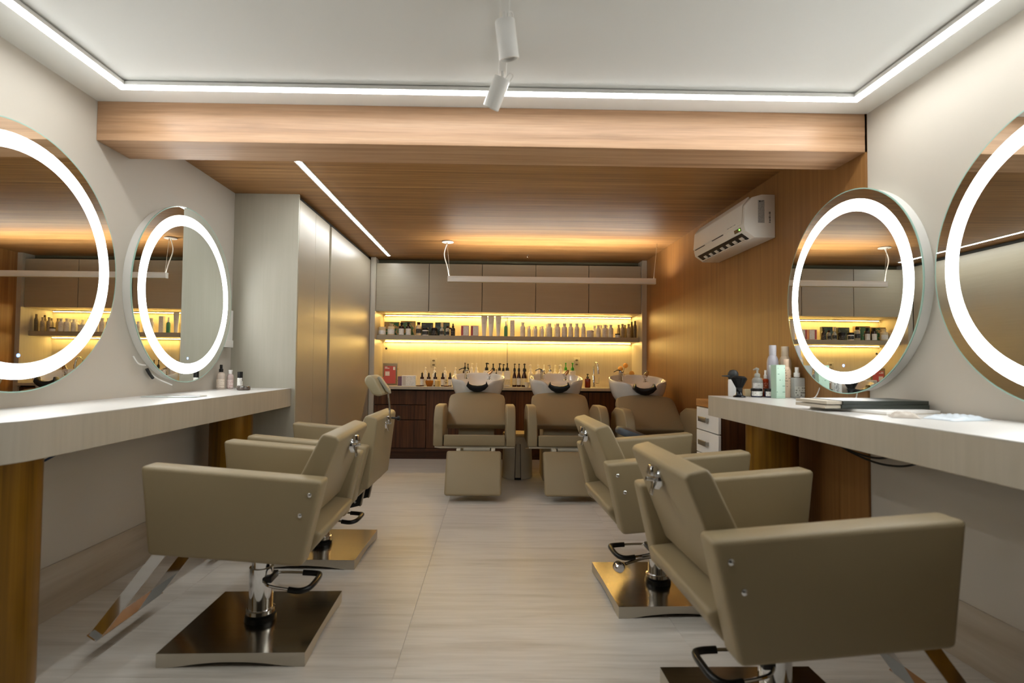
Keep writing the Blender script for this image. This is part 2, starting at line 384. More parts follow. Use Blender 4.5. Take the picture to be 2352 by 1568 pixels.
# ------------------------------------------------------------------ styling chairs
PH = R(4.7)
def T(x, y, z): return (x*math.cos(PH)-(z-.5)*math.sin(PH), y, .5+(z-.5)*math.cos(PH)+x*math.sin(PH))
def make_chair():
    t = thing('styling_chair', '', 'chair')
    W, th, zt, zb = .374, .098, .761, .436
    prof = [(.332, zt), (-.343, zt), (-.296, zb), (.270, zb)]
    for s in (-1, 1):
        a = fin(prism(prof, 'y', s*(W-th), s*W), 'armrest', M_leather, t, bevel=.016, seg=3, xf=T)
        for (u, z) in ((-.300, .706), (-.272, .628)):
            p = T(u, s*W, z)
            fin(lathe([(.009, 0), (.0085, .004), (.005, .007), (0, .0075)], 14), 'bolt', M_chrome, a, loc=p, rot=(R(-90*s), 0, 0))
    iw = W-th-.003
    fin(prism([(.29, .455), (.30, .565), (-.332, .537), (-.328, .505), (-.285, .44)], 'y', -iw, iw), 'seat', M_leather, t, bevel=.018, seg=3, xf=T)
    # wedge backrest
    bp = [(-.145, .548), (-.286, .906), (-.298, .922), (-.352, .914), (-.365, .900), (-.262, .562), (-.24, .548)]
    fin(prism(bp, 'y', -iw+.002, iw-.002), 'backrest', M_leather, t, bevel=.014, seg=3, xf=T)
    br = thing_part('headrest_bracket', t, T(-.350, 0, .842), (0, R(-90-4.7+14), 0))
    fin(lathe([(.036, 0), (.036, .012), (.032, .018), (0, .019)], 24), 'disc', M_chrome, br)
    fin(B(-.055, .0, -.015, .015, .016, .021), 'tongue', M_chrome, br, bevel=.002)
    fin(B(.006, .040, -.021, .021, .015, .040), 'clamp', M_chrome, br, bevel=.005)
    fin(tube([(-.006, 0, .018), (-.006, 0, .044)], .006, 10), 'screw', M_chrome, br)
    # piston, base
    fin(B(-.12, .12, -.09, .09, .418, .452), 'mounting_plate', M_black, t, bevel=.004)
    fin(lathe([(.05, .10), (.05, .28), (.041, .282), (.041, .425)], 32), 'piston', M_chrome, t)
    fin(lathe([(.066, .054), (.064, .074), (.055, .078), (.054, .088)], 32), 'boot', M_rubber, t)
    fin(lathe([(.052, .084), (.060, .086), (.060, .101), (.052, .104)], 32), 'collar', M_chrome, t)
    hb, sb = .054, .282
    bm = bmesh.new(); n = 14
    top = [bm.verts.new((sx*sb, sy*sb, hb)) for sx, sy in ((-1, -1), (1, -1), (1, 1), (-1, 1))]
    bm.faces.new(top)
    fin(bm, 'base_plate', M_steel, t)
    bm = bmesh.new()
    for q in range(4):
        a = Vector(((-1, -1), (1, -1), (1, 1), (-1, 1))[q]); b = Vector(((-1, -1), (1, -1), (1, 1), (-1, 1))[(q+1) % 4])
        up_, lo_, ui, li = [], [], [], []
        for k in range(n+1):
            f = k/n; p = (a*(1-f)+b*f)*sb; i_ = (a*(1-f)+b*f)*(sb-.006)
            zl = .020*max(0, 1-((f-.5)/.40)**2)
            up_.append(bm.verts.new((p.x, p.y, hb-.0005))); lo_.append(bm.verts.new((p.x, p.y, zl)))
            ui.append(bm.verts.new((i_.x, i_.y, hb-.0005))); li.append(bm.verts.new((i_.x, i_.y, zl)))
        for k in range(n):
            bm.faces.new((lo_[k], lo_[k+1], up_[k+1], up_[k])); bm.faces.new((li[k+1], li[k], ui[k], ui[k+1]))
            bm.faces.new((li[k], li[k+1], lo_[k+1], lo_[k])); bm.faces.new((ui[k+1], ui[k], up_[k], up_[k+1]))
    fin(bm, 'base_skirt', M_steels, t)
    # footrest: two flat legs and a foot bar
    fr = thing_part('footrest', t)
    for s in (-1, 1):
        fin(strap([(.20, s*.2, .445), (.31, s*.2, .425), (.565, s*.2, .085)], (.82, 0, .57), .044, .006), 'footrest_leg', M_chrome, fr)
    fin(strap([(.565, -.2225, .085), (.565, .2225, .085)], (.82, 0, .57), .044, .006), 'foot_bar', M_chrome, fr)
    # pump lever
    lv = thing_part('pump_lever', t)
    pts = smooth_path([(-.02, -.03, .235), (-.06, -.075, .225), (-.17, -.095, .215)], 4)
    fin(tube(pts, .006, 8), 'lever_rod', M_chrome, lv)
    fin(tube([(p[0], -p[1], p[2]) for p in pts], .006, 8), 'lever_rod', M_chrome, lv)
    fin(tube(smooth_path([(-.15, -.094, .216), (-.20, -.096, .212), (-.232, -.07, .216), (-.24, 0, .22), (-.232, .07, .216), (-.20, .096, .212), (-.15, .094, .216)], 4), .0125, 10), 'grip', M_rubber, lv)
    fin(B(-.06, .02, -.045, .045, .222, .25), 'lever_hub', M_black, lv, bevel=.006)
    return t
def thing_part(name, parent, loc=(0, 0, 0), rot=(0, 0, 0)):
    """an Empty for a part that has pieces of its own"""
    o = bpy.data.objects.new(name, None); COL.objects.link(o); o.empty_display_size = .05
    o.parent = parent; o.location = loc; o.rotation_euler = rot
    return o
CH = make_chair()
spots = [(-1.004, 2.401, 181.4, 'taupe salon chair nearest the camera on the left, its armrest side on', 0),
         (-1.050, 3.387, 179.0, 'taupe salon chair on the left fitted with a headrest', -.022),
         (.924, 1.754, .76, 'taupe salon chair nearest the camera on the right, seen from behind', .003),
         (.873, 2.819, 2.0, 'taupe salon chair on the right, behind the nearest one, facing the far right mirror', .002)]
chairs = []
for i, (x, y, a, lab, dz) in enumerate(spots):
    o = CH if i == 0 else copy_tree(CH)
    o.location = (x, y, 0); o.rotation_euler = (0, 0, R(a)); tag(o, lab, 'chair', 'hydraulic styling chairs'); chairs.append(o)
    if dz < -.01:
        for c in o.children:
            if c.name.split('.')[0] in ('armrest', 'seat', 'backrest', 'headrest_bracket', 'mounting_plate'): c.location.z += dz
# the second chair reclines: a longer back that reaches below the seat, and a headrest
h = chairs[1]
for c in [c for c in h.children if c.name.startswith('backrest')]: bpy.data.objects.remove(c)
fin(prism([(-.19, .548), (-.286, .906), (-.298, .922), (-.352, .914), (-.365, .900), (-.352, .505), (-.30, .49)], 'y', -.271, .271), 'backrest', M_leather, h, bevel=.014, seg=3, xf=T, loc=(0, 0, -.022))
for c in [c for c in h.children if c.name.startswith('headrest_bracket')]: c.location.z += .012
hr = thing_part('headrest', h, (-.408, 0, 0), (0, 0, 0))
fin(tube([(.0, 0, .80), (-.002, 0, .905), (.012, 0, 1.02)], .007, 8), 'post', M_chrome, hr)
fin(tube([(-.012, 0, .835), (-.06, 0, .832)], [.006, .006], 8), 'knob_stem', M_black, hr)
fin(lathe([(.006, 0), (.014, .002), (.014, .014), (.010, .018), (0, .019)], 16), 'knob', M_black, hr, loc=(-.05, 0, .832), rot=(0, R(-90), 0))
fin(prism([(-.005, .985), (.016, 1.0), (.075, 1.085), (.062, 1.095), (.0, 1.01)], 'y', -.03, .03), 'headrest_bracket_plate', mat('headrest_plate', (150, 146, 130), .4), hr, bevel=.004)
bm = prism([(.018, .985), (.045, .972), (.085, .985), (.135, 1.06), (.13, 1.09), (.105, 1.105), (.075, 1.09)], 'y', -.11, .11)
fin(bm, 'cushion', mat('headrest_vinyl', (160, 148, 118), .42), hr, bevel=.014, seg=3)
rcl = thing_part('recline_bracket', h)
for s in (-1, 1):
    pl = fin(prism([(-.20, .30), (-.262, .315), (-.30, .50), (-.245, .50)], 'y', s*.10-.004, s*.10+.004), 'plate', M_black, rcl)
    fin(prism([(-.262, .315), (-.268, .315), (-.306, .50), (-.30, .50)], 'y', s*.10-.018, s*.10+.018), 'flange', mat('bracket_steel', (120, 112, 98), .4, .8), rcl)
    for u, z in ((-.232, .335), (-.246, .39)): fin(lathe([(.008, 0), (.006, .004), (0, .005)], 10), 'rivet', M_chrome, rcl, loc=(u, s*.10+s*.004, z), rot=(R(-90*s), 0, 0))
# chrome pump pedal of the rear right chair
pd = thing_part('pump_pedal', chairs[3])
fin(tube(smooth_path([(-.02, -.05, .20), (-.10, -.08, .205), (-.20, -.10, .185)], 4), .008, 8), 'pedal_rod', M_chrome, pd)
fin(lathe([(.022, 0), (.024, .006), (.024, .024), (.02, .03), (0, .03)], 20), 'pedal_knob', M_chrome, pd, loc=(-.235, -.085, .165), rot=(R(90), 0, R(15)))
fin(lathe([(.021, 0), (.027, .0), (.027, .026), (.021, .026)], 20), 'pedal_tyre', M_rubber, pd, loc=(-.232, -.073, .165), rot=(R(90), 0, R(15)))

# ------------------------------------------------------------------ back niche and cabinets
P0, P1, YC = -1.450, 1.845, 6.64
for nm, a, b in (('trim_2', -1.512, P0), ('trim_3', P1, XR-.001)):
    o = S(B(a, b, 6.6, 7.119, 0, ZC-.007), nm, M_lam, bevel=.002, seg=1); o['label'] = 'pale upright side panel of the shelving niche'
bk = S(B(P0, P1, 7.095, 7.119, 0, ZC-.007), 'trim_4', M_dark)
bk['label'] = 'pale back panelling of the shelving niche'
fin(B(P0, .190, 7.085, 7.095, .89, 1.81), 'back_panel', M_niche, bk); fin(B(.196, P1, 7.085, 7.095, .89, 1.81), 'back_panel', M_niche, bk)
fin(B(P0, P1, 6.78, 6.80, 2.41, ZC-.007), 'top_filler', mat('shaded_filler', (96, 92, 70), .6), bk)  # filler coloured dark to paint the shade in the gap above the cabinets
xs = [-1.450, -.797, -.138, .528, 1.190, 1.845]
names5 = ['leftmost taupe wall cabinet over the shelf', 'second taupe wall cabinet from the left', 'middle taupe wall cabinet over the shelf', 'fourth taupe wall cabinet from the left', 'rightmost taupe wall cabinet over the shelf']
for k in range(5):
    t = thing('wall_cabinet', names5[k], 'cabinet', ((xs[k]+xs[k+1])/2, 6.86, 1.815), 0, 'wall cabinets above the shelf')
    hw = (xs[k+1]-xs[k])/2
    fin(B(-hw+.0005, hw-.0005, -.199, .224, .012, .594), 'body', M_dark, t)
    fin(B(-hw+.0005, hw-.0005, -.199, .224, .0, .011), 'bottom_panel', M_niche, t)
    fin(B(-hw+.003, hw-.003, -.22, -.20, 0, .596), 'door', M_cab, t, bevel=.0015, seg=1)
sh = fin(B(P0+.0005, P1-.0005, 6.72, 7.084, 1.468, 1.525), 'wall_shelf', M_cab, bevel=.002, seg=1)
tag(sh, 'long taupe floating shelf lined with hair products', 'shelf')
for nm, z, lab in (('led_strip', 1.796, 'warm LED strip under the wall cabinets'), ('led_strip', 1.456, 'warm LED strip under the floating shelf')):
    t = thing(nm, lab, 'light strip', (.22, 7.050, z))
    fin(B(-1.63, 1.60, -.008, .018, .004, .011), 'profile', M_white, t)
    fin(B(-1.625, 1.595, -.007, .007, 0, .004), 'diffuser', M_warm, t)
    fin(B(-1.63, 1.60, .009, .012, -.004, .004), 'rear_light_block', M_white, t)  # added lip that blocks the strip's direct light towards the back panel
    fin(tube(smooth_path([(-1.63, 0, .005), (-1.648, .004, -.02), (-1.642, .008, -.05)], 4), .003, 6), 'wire', M_white, t)
# base cabinets
wt = thing('back_worktop', 'pale worktop crowded with pump bottles below the lit niche', 'worktop', (.2, 6.84, .855))
fin(B(P0-.2+.0005, P1-.2-.0005, -.27, .244, 0, .035), 'slab', M_lam, wt, bevel=.002, seg=1)
def base_unit(x0, x1, drawers, label):
    t = thing('base_cabinet', label, 'cabinet', ((x0+x1)/2, 6.86, 0), 0, 'walnut base cabinets'); hw = (x1-x0)/2
    fin(B(-hw+.0005, hw-.0005, -.22, .224, .105, .854), 'carcass', M_dark, t)
    fin(B(-hw, hw, -.245, -.20, .096, .132), 'rail', M_walnutx, t)
    fin(B(-hw, hw, -.205, -.18, 0, .096), 'plinth', M_walnutx, t)
    zs = [(.668, .838), (.484, .660), (.138, .476)] if drawers else [(.138, .838)]
    for z0, z1 in zs:
        fin(B(-hw+.003, hw-.003, -.243, -.221, z0, z1), 'drawer_front' if drawers else 'door', M_walnut, t, bevel=.002, seg=1)
base_unit(-1.450, -.808, True, 'walnut base cabinet with three drawers at the left end')
for k, (a, b, l) in enumerate(((-.808, -.138, 'walnut base cabinet behind the left wash basin'), (-.138, .528, 'walnut base cabinet between the left and middle wash basins'), (.528, 1.19, 'walnut base cabinet behind the middle wash basin'), (1.19, 1.845, 'walnut base cabinet behind the right wash basin'))):
    base_unit(a, b, False, l)
# sockets
def socket(x, z, label):
    t = thing('wall_socket', label, 'socket', (x, 7.0845, z), 0, 'double wall sockets in the niche')
    fin(B(-.043, .043, -.008, 0, -.062, .062), 'plate', mat('socket_plate', (206, 198, 176), .4), t, bevel=.003)
    for zz in (-.028, .028):
        m = fin(lathe([(0, 0), (.019, 0), (.019, .003), (0, .003)], 18), 'outlet', mat('socket_face', (120, 112, 92), .5), t, loc=(0, -.008, zz), rot=(R(90), 0, 0))
        m.scale = (1, .62, 1)
        for xx in (-.007, .007): fin(lathe([(0, 0), (.0025, 0), (.0025, .001), (0, .001)], 8), 'pin_hole', M_black, m, loc=(xx, 0, .003))
socket(-.774, 1.183, 'double wall socket in the left half of the lit niche')
socket(1.113, 1.208, 'double wall socket in the right half of the lit niche')
cg = thing('cable_grommet', 'small round black cable grommet at the left edge of the niche', 'grommet', (-1.40, 7.0845, 1.365))
fin(tube([(.011*math.cos(a*.5236), 0, .011*math.sin(a*.5236)) for a in range(12)], .004, 6, closed=True), 'collar', M_black, cg)
fin(lathe([(0, 0), (.009, 0), (.009, .002), (0, .002)], 12), 'cap', M_black, cg, rot=(R(90), 0, 0))

# tall cabinets on the left
tc = thing('tall_cabinet', 'tall pale cabinet with two narrow doors at the end of the left counter', 'cabinet', (-1.76, 4.55, 0))
fin(B(-.249, .246, -.401, -.383, 0, 2.478), 'side_panel', M_cabside, tc)
fin(B(-.249, .225, -.383, .385, .0, 2.478), 'body', M_dark, tc)
fin(B(.226, .248, -.383, -.006, .02, 2.44), 'door', M_cab, tc, bevel=.001, seg=1)
fin(B(.226, .248, -.003, .372, .02, 2.44), 'door', M_cab, tc, bevel=.001, seg=1)
tw = thing('wardrobe_cabinet', 'tall taupe cabinet with one wide door beside the lit niche', 'cabinet', (-1.76, 5.77, 0))
fin(B(-.249, .225, -.83, .828, 0, 2.478), 'body', M_dark, tw)
fin(B(.226, .248, -.775, .82, .02, 2.44), 'door', M_cab, tw, bevel=.001, seg=1)
fin(B(.200, .232, -.832, -.785, .0, 2.45), 'handle_channel', M_cabside, tw, bevel=.002)
wb = thing('wall_control_box', 'white control box on the left wall behind the far mirror', 'control box', (XL+.0005, 3.99, 1.41))
fin(B(0, .045, -.09, .09, -.13, .15), 'housing', M_white, wb, bevel=.004)
fin(B(.0, .05, -.092, .092, -.13, -.075), 'cover', M_white, wb, bevel=.004)

# ------------------------------------------------------------------ pendant
pn = thing('linear_pendant', 'slim white linear pendant lamp over the wash basins', 'pendant lamp', (.62, 5.66, 2.04))
fin(B(-1.103, 1.103, -.024, .024, 0, .046), 'housing', M_white, pn, bevel=.001)
for s in (-1, 1): fin(B(-1.103, 1.103, s*.0235-.0015, s*.0235+.0015, .0455, .060), 'side_lip', M_white, pn)
for s in (-1, 1): fin(B(s*1.1005-.0025, s*1.1005+.0025, -.0215, .0215, .0455, .060), 'end_cap', M_white, pn)
fin(B(-1.095, 1.095, -.0215, .0215, .046, .050), 'top_diffuser', M_pend, pn)
fin(B(-1.095, 1.095, -.018, .018, -.002, 0), 'bottom_diffuser', mat('underside_warm_reflection', (206, 190, 150), .5), pn)  # tan colour paints the warm reflection on the unlit underside
fin(lathe([(0, 0), (.062, 0), (.062, .006), (.05, .014), (0, .014)], 28), 'ceiling_rose', M_white, pn, loc=(-1.11, .03, .425))
fin(tube(smooth_path([(-1.09, 0, .06), (-1.11, .01, .16), (-1.145, .02, .30), (-1.11, .03, .43)], 6), .0052, 8), 'power_cable', M_white, pn)
fin(tube([(-1.08, 0, .06), (-1.115, 0, .438)], .002, 6), 'wire', M_steels, pn)
fin(tube([(1.085, 0, .06), (1.12, 0, .438)], .002, 6), 'wire', M_steels, pn)
for x, z in ((-1.115, .428), (1.12, .425)): fin(tube([(x, 0, z-.03), (x, 0, z+.012)], .006, 8), 'gripper', M_chrome, pn)
hk = thing('ceiling_hook', 'small metal screw hook in the wooden ceiling', 'hook', (.408, 6.28, ZC-.006))
fin(tube(smooth_path([(0, 0, 0), (0, 0, -.015), (-.012, 0, -.025), (-.012, 0, -.04), (0, 0, -.05), (.012, 0, -.042)], 4), .0025, 6), 'hook_wire', M_chrome, hk)

# ------------------------------------------------------------------ air conditioner
ac = thing('air_conditioner', 'white wall-mounted split air conditioner on the wood panelling', 'air conditioner', (XR-.0125, 4.035, 2.05))
# local: x negative = out from the wall, y along wall (near end -), z up
Y0, Y1 = -.46, .44
prof = [(0, 0), (-.14, .0), (-.205, .045), (-.215, .085), (-.205, .22), (-.16, .275), (-.09, .295), (0, .295)]
fin(prism(prof, 'y', Y0, Y1), 'casing', M_ac, ac, bevel=.006, seg=2)
fp = fin(prism([(-.214, .095), (-.222, .10), (-.212, .232), (-.17, .286), (-.16, .28), (-.202, .222)], 'y', Y0+.028, Y1-.006), 'front_panel', M_ac, ac, bevel=.003)
fin(prism([(-.2155, .090), (-.2195, .0925), (-.2195, .0955), (-.2155, .0935)], 'y', -.30+.16, .06), 'panel_groove', M_black, ac)
fin(prism([(-.2155, .090), (-.2195, .0925), (-.2195, .0955), (-.2155, .0935)], 'y', .20, .40), 'panel_groove', M_black, ac)
def acp(t): # point on the slanted lower face, t 0..1 from lower back to upper front
    return (-.14-.065*t, .045*t)
a0, a1 = acp(.15), acp(.95)
nx, nz = -.569, -.822
fin(prism([(a0[0]+nx*.001, a0[1]+nz*.001), (a1[0]+nx*.001, a1[1]+nz*.001), (a1[0]+nx*.003, a1[1]+nz*.003), (a0[0]+nx*.003, a0[1]+nz*.003)], 'y', Y0+.06, Y1-.05), 'air_outlet', M_black, ac)
fin(prism([(a0[0]+nx*.004, a0[1]+nz*.004), (a0[0]-.022, a0[1]+.0-.006), (a0[0]-.020, a0[1]-.010), (a0[0]+nx*.008, a0[1]+nz*.009)], 'y', Y0+.08, Y1-.06), 'louvre', M_ac, ac)
for k in range(7):
    y = Y0+.12+k*.105
    q = acp(.40)
    fin(prism([(acp(.3)[0]+nx*.003, acp(.3)[1]+nz*.003), (acp(.62)[0]+nx*.003, acp(.62)[1]+nz*.003), (acp(.62)[0]+nx*.008, acp(.62)[1]+nz*.008), (acp(.3)[0]+nx*.008, acp(.3)[1]+nz*.008)], 'y', y-.022, y+.022), 'vane', M_ac, ac)
dsp = fin(prism([(-.207, .055), (-.2125, .078), (-.2145, .0785), (-.209, .055)], 'y', Y0+.05, Y0+.15), 'display_window', mat('display_window', (120, 96, 60), .2), ac)
fin(prism([(-.2115, .062), (-.2135, .072), (-.2155, .072), (-.2135, .062)], 'y', Y0+.062, Y0+.075), 'indicator', M_glow_green, ac)
# energy sticker and lettering on the near end
st = fin(B(-.118, -.074, -.0008, 0, .10, .255), 'energy_sticker', stripes('sticker_print', (176, 174, 168), (96, 94, 90), 230, .4), ac, loc=(0, Y0-.0003, 0))
M_ink = mat('ink_black', (38, 36, 34), .5)
fin(lathe([(0, 0), (.005, 0), (.005, .0006), (0, .0006)], 12), 'sticker_logo', M_ink, st, loc=(-.106, -.0008, .246), rot=(R(90), 0, 0))
text_mesh('LG', .013, 'sticker_text', M_ink, st, (-.090, -.0012, .246), (R(90), 0, 0))
M_inkg = mat('ink_grey', (128, 124, 118), .5)
for k, (z0, z1) in enumerate(((.10, .108), (.111, .126), (.129, .146), (.150, .156), (.160, .176))):
    fin(B(-.044 + .002*(k % 2), -.032, -.0006, 0, z0, z1), 'side_print', M_inkg, ac, loc=(0, Y0-.0002, 0))
for k, (y0, y1) in enumerate(((-.35, -.325), (-.318, -.306), (-.298, -.26), (-.252, -.215))):
    fin(prism([(-.2205, .112), (-.2212, .112), (-.2206, .118), (-.2200, .118)], 'y', y0, y1), 'front_print', M_inkg, ac)

# ------------------------------------------------------------------ wash stations
def make_wash():
    t = thing('wash_chair', '', 'wash chair')
    # local: y = depth (front negative), origin on floor at the pedestal (world Y 5.6)
    fin(prism([(-.16, 0), (.24, 0), (.24, .80), (.10, .80), (-.16, .545)], 'x', -.18, .18), 'pedestal', mat('pedestal_beige', (176, 164, 138), .5), t, bevel=.01)
    fin(prism([(-.75, .437), (-.75, .54), (-.19, .435), (-.19, .345)], 'x', -.277, .277), 'seat', M_leather2, t, bevel=.014, seg=3)
    # backrest: slab with arched top
    bm = bmesh.new(); nx_, nz_ = 12, 8
    def bpt(u, v, side):
        z = .578 + v*(.282 + .030*(1-u*u)) - .010*max(0, v-.8)/.2*max(0, abs(u)-.85)/.15; y = -.29 + v*.33
        x = u*(.298 - .008*v - .012*max(0, v-.85)/.15)
        nrm = Vector((0, -.70, .72)); dome = .014*(1-u**4)*(1-(2*v-1)**4)
        off = dome if side else -.07
        return Vector((x, y, z)) + nrm*off
    g = [[[bm.verts.new(bpt(-1+2*i/nx_, j/nz_, s)) for i in range(nx_+1)] for j in range(nz_+1)] for s in (0, 1)]
    for j in range(nz_):
        for i in range(nx_):
            bm.faces.new((g[1][j][i], g[1][j][i+1], g[1][j+1][i+1], g[1][j+1][i])); bm.faces.new((g[0][j][i+1], g[0][j][i], g[0][j+1][i], g[0][j+1][i+1]))
    for j in range(nz_):
        for i in (0, nx_): bm.faces.new((g[0][j][i], g[0][j+1][i], g[1][j+1][i], g[1][j][i]) if i == 0 else (g[0][j+1][i], g[0][j][i], g[1][j][i], g[1][j+1][i]))
    for i in range(nx_):
        for j in (0, nz_): bm.faces.new((g[0][j][i+1], g[0][j][i], g[1][j][i], g[1][j][i+1]) if j else (g[0][j][i], g[0][j][i+1], g[1][j][i+1], g[1][j][i]))
    bmesh.ops.recalc_face_normals(bm, faces=bm.faces[:])
    ed = [e for e in bm.edges if len(e.link_faces) == 2 and e.calc_face_angle() > .9]
    bmesh.ops.bevel(bm, geom=ed, offset=.014, segments=3, profile=.5, affect='EDGES')
    fin(bm, 'backrest', M_leather2, t)
    for s in (-1, 1):
        arc = [(-.755+.20-.20*math.cos(R(90)*k/8)+.02*(1-k/8), .585+.205*math.sin(R(90)*k/8)) for k in range(9)]
        prof = [(-.15, .432), (-.745, .432), (-.752, .50)] + arc + [(-.30, .785), (-.16, .73), (-.12, .60)]
        fin(prism(prof, 'x', s*.286, s*.372), 'armrest', M_leather2, t, bevel=.014, seg=3)
    fin(prism([(-.72, .418), (-.72, .431), (-.17, .338), (-.17, .325)], 'x', -.36, .36), 'underframe', mat('cream_metal', (206, 198, 178), .45), t)
    # footrest
    fr = thing_part('footrest', t)
    fin(prism([(-.822, .408), (-1.035, .062), (-.972, .050), (-.762, .392)], 'x', -.243, .243), 'pad', M_leather2, fr, bevel=.022, seg=3)
    fin(tube([(-.10, -.70, .405), (.14, -.70, .405)], .022, 12), 'roller', mat('cream_metal', (206, 198, 178), .45), fr)
    for x in (-.14, .17): fin(B(x-.018, x+.018, -.80, -.62, .375, .418), 'hinge_bar', mat('cream_metal', (206, 198, 178), .45), fr, bevel=.003)
    # ceramic bowl
    bw = thing_part('basin', t)
    cx_, cy_ = 0, .30
    seg = 64
    def rim(th):      # th: angle, -90deg = front
        x, y = math.cos(th), math.sin(th)
        d = math.atan2(x, -y)            # 0 at front
        notch = math.exp(-(d/.40)**4)
        side = math.exp(-((abs(d)-.78)/.22)**2)
        return x, y, notch, side
    prof = [('o', .74, -.235), ('o', .86, -.18), ('o', .955, -.11), ('o', 1.0, -.04), ('o', 1.0, -.006), ('o', .985, 0), ('i', .955, -.002), ('i', .935, -.012), ('i', .90, -.05), ('i', .80, -.095), ('i', .5, -.125), ('i', .2, -.13)]
    bm = bmesh.new(); rings = []
    for kind, rs, dz in prof:
        ring = []
        for k in range(seg):
            th = 2*math.pi*k/seg; x, y, notch, side = rim(th)
            f = max(0, min(1, (dz+.25)/.25))
            rx, ry = .290*rs, .275*rs*(1-.10*notch*f)
            # squarish plan
            px, py = math.copysign(abs(x)**.86, x)*rx, math.copysign(abs(y)**.9, y)*ry
            z = 1.035 + dz + .145*py*f - .072*notch*f**2
            if kind == 'o' and dz < -.02: 
                sc = 1-.06*side*math.exp(-((dz+.09)/.07)**2); px *= sc; py *= sc
            ring.append(bm.verts.new((cx_+px, cy_+py, z)))
        rings.append(ring)
    for a, b in zip(rings, rings[1:]):
        for k in range(seg): bm.faces.new((a[k], a[(k+1) % seg], b[(k+1) % seg], b[k]))
    bm.faces.new(rings[0][::-1]); bm.faces.new(rings[-1])
    bmesh.ops.recalc_face_normals(bm, faces=bm.faces[:])
    fin(bm, 'bowl', M_ceramic, bw, ang=70)
    # black neck rest in the notch
    top = [(-.092, .034), (-.088, .004), (-.05, -.012), (0, -.017), (.05, -.012), (.088, .004), (.092, .034)]
    bot = [(.116, -.020), (.08, -.058), (.038, -.078), (0, -.082), (-.038, -.078), (-.08, -.058), (-.116, -.020)]
    fin(prism([(x, 1.0-.035+z) for x, z in top+bot], 'y', -.008, .062), 'neck_rest', M_rubber, bw, bevel=.006, seg=2)
    # mixer tap
    tp = (-.135, .44)
    fin(lathe([(.032, 0), (.032, .006), (.025, .010), (.024, .075), (.027, .08), (.025, .108), (.0, .113)], 20), 'tap_body', M_chrome, bw, loc=(tp[0], tp[1], 1.005))
    fin(tube(smooth_path([(tp[0], tp[1], 1.075), (tp[0]+.01, tp[1]-.05, 1.085), (tp[0]+.016, tp[1]-.085, 1.065)], 4), .011, 10), 'spout', M_chrome, bw)
    fin(strap(smooth_path([(tp[0], tp[1], 1.112), (tp[0]-.04, tp[1]-.01, 1.125), (tp[0]-.085, tp[1]-.02, 1.105)], 4), (0, 1, 0), .026, .010), 'tap_lever', mat('dark_chrome', (90, 86, 80), .2, 1.0), bw)
    # hand shower in its holder
    hs = (.125, .43)
    fin(lathe([(.03, 0), (.03, .006), (.016, .012), (.016, .055), (0, .058)], 18), 'shower_holder', M_chrome, bw, loc=(hs[0], hs[1], 1.0))
    fin(tube([(hs[0]+.028, hs[1]+.01, 1.108), (hs[0]+.012, hs[1]-.01, 1.088), (hs[0]-.018, hs[1]-.035, 1.055)], [.015, .022, .027], 12), 'shower_head', M_chrome, bw)
    return t
WS = make_wash()
for i, (x, y, lab) in enumerate(((-.155, 5.60, 'left wash chair with white basin and raised footrest'), (.700, 5.60, 'middle wash chair with white basin, partly hidden by a salon chair'), (1.515, 5.30, 'right wash chair with white basin against the wood wall'))):
    o = WS if i == 0 else copy_tree(WS)
    o.location = (x, y, 0); tag(o, lab, 'wash chair', 'shampoo wash chairs')

# bin between the wash chairs
bn = thing('waste_bin', 'round white waste bin with beige lid between the left and middle wash chairs', 'bin', (.27, 5.66, 0))
bm = lathe([(.150, 0), (.158, .01), (.156, .20), (.142, .43), (.0, .43)], 40)
fin(bm, 'body', mat('bin_white', (214, 208, 194), .4), bn)
fin(lathe([(.10, .43), (.150, .434), (.156, .45), (.150, .462), (.0, .464)], 40), 'lid', mat('bin_lid', (204, 184, 136), .5), bn)
fin(B(-.028, .028, -.166, -.12, .0, .36), 'channel', mat('bin_channel', (196, 190, 176), .4), bn, bevel=.003)
for s in (-1, 1): fin(prism([(s*.028, .02), (s*.034, .02), (s*.024, .36), (s*.019, .36)], 'y', -.1675, -.14), 'seam', M_black, bn)
fin(B(-.034, .034, -.17, -.13, 0, .022), 'pedal_slot', M_black, bn)
fin(B(-.011, .011, -.172, -.16, .345, .375), 'latch', mat('bin_channel', (196, 190, 176), .4), bn)
# stool behind the rear right salon chair
sto = thing('rolling_stool', 'dark blue-grey padded stool mostly hidden behind the rear right salon chair', 'stool', (1.075, 4.10, 0))
fin(lathe([(.11, -.03), (.13, -.022), (.137, 0), (.13, .024), (.10, .034), (0, .038)], 36), 'seat', mat('dark_blue_vinyl', (58, 64, 72), .38), sto, loc=(0, 0, .648), rot=(0, R(19), 0))
fin(lathe([(.022, .10), (.022, .40), (.015, .402), (.015, .62)], 18), 'piston', M_chrome, sto)
for k in range(5):
    a = R(72*k+20)
    g_ = fin(strap([(.02*math.cos(a), .02*math.sin(a), .115), (.14*math.cos(a), .14*math.sin(a), .07)], (-math.sin(a), math.cos(a), 0), .03, .02), 'base_arm', M_black, sto)
    fin(lathe([(.008, -.012), (.024, -.012), (.024, .012), (.008, .012)], 16), 'castor', M_black, g_, loc=(.14*math.cos(a), .14*math.sin(a), .025), rot=(R(90), 0, a))

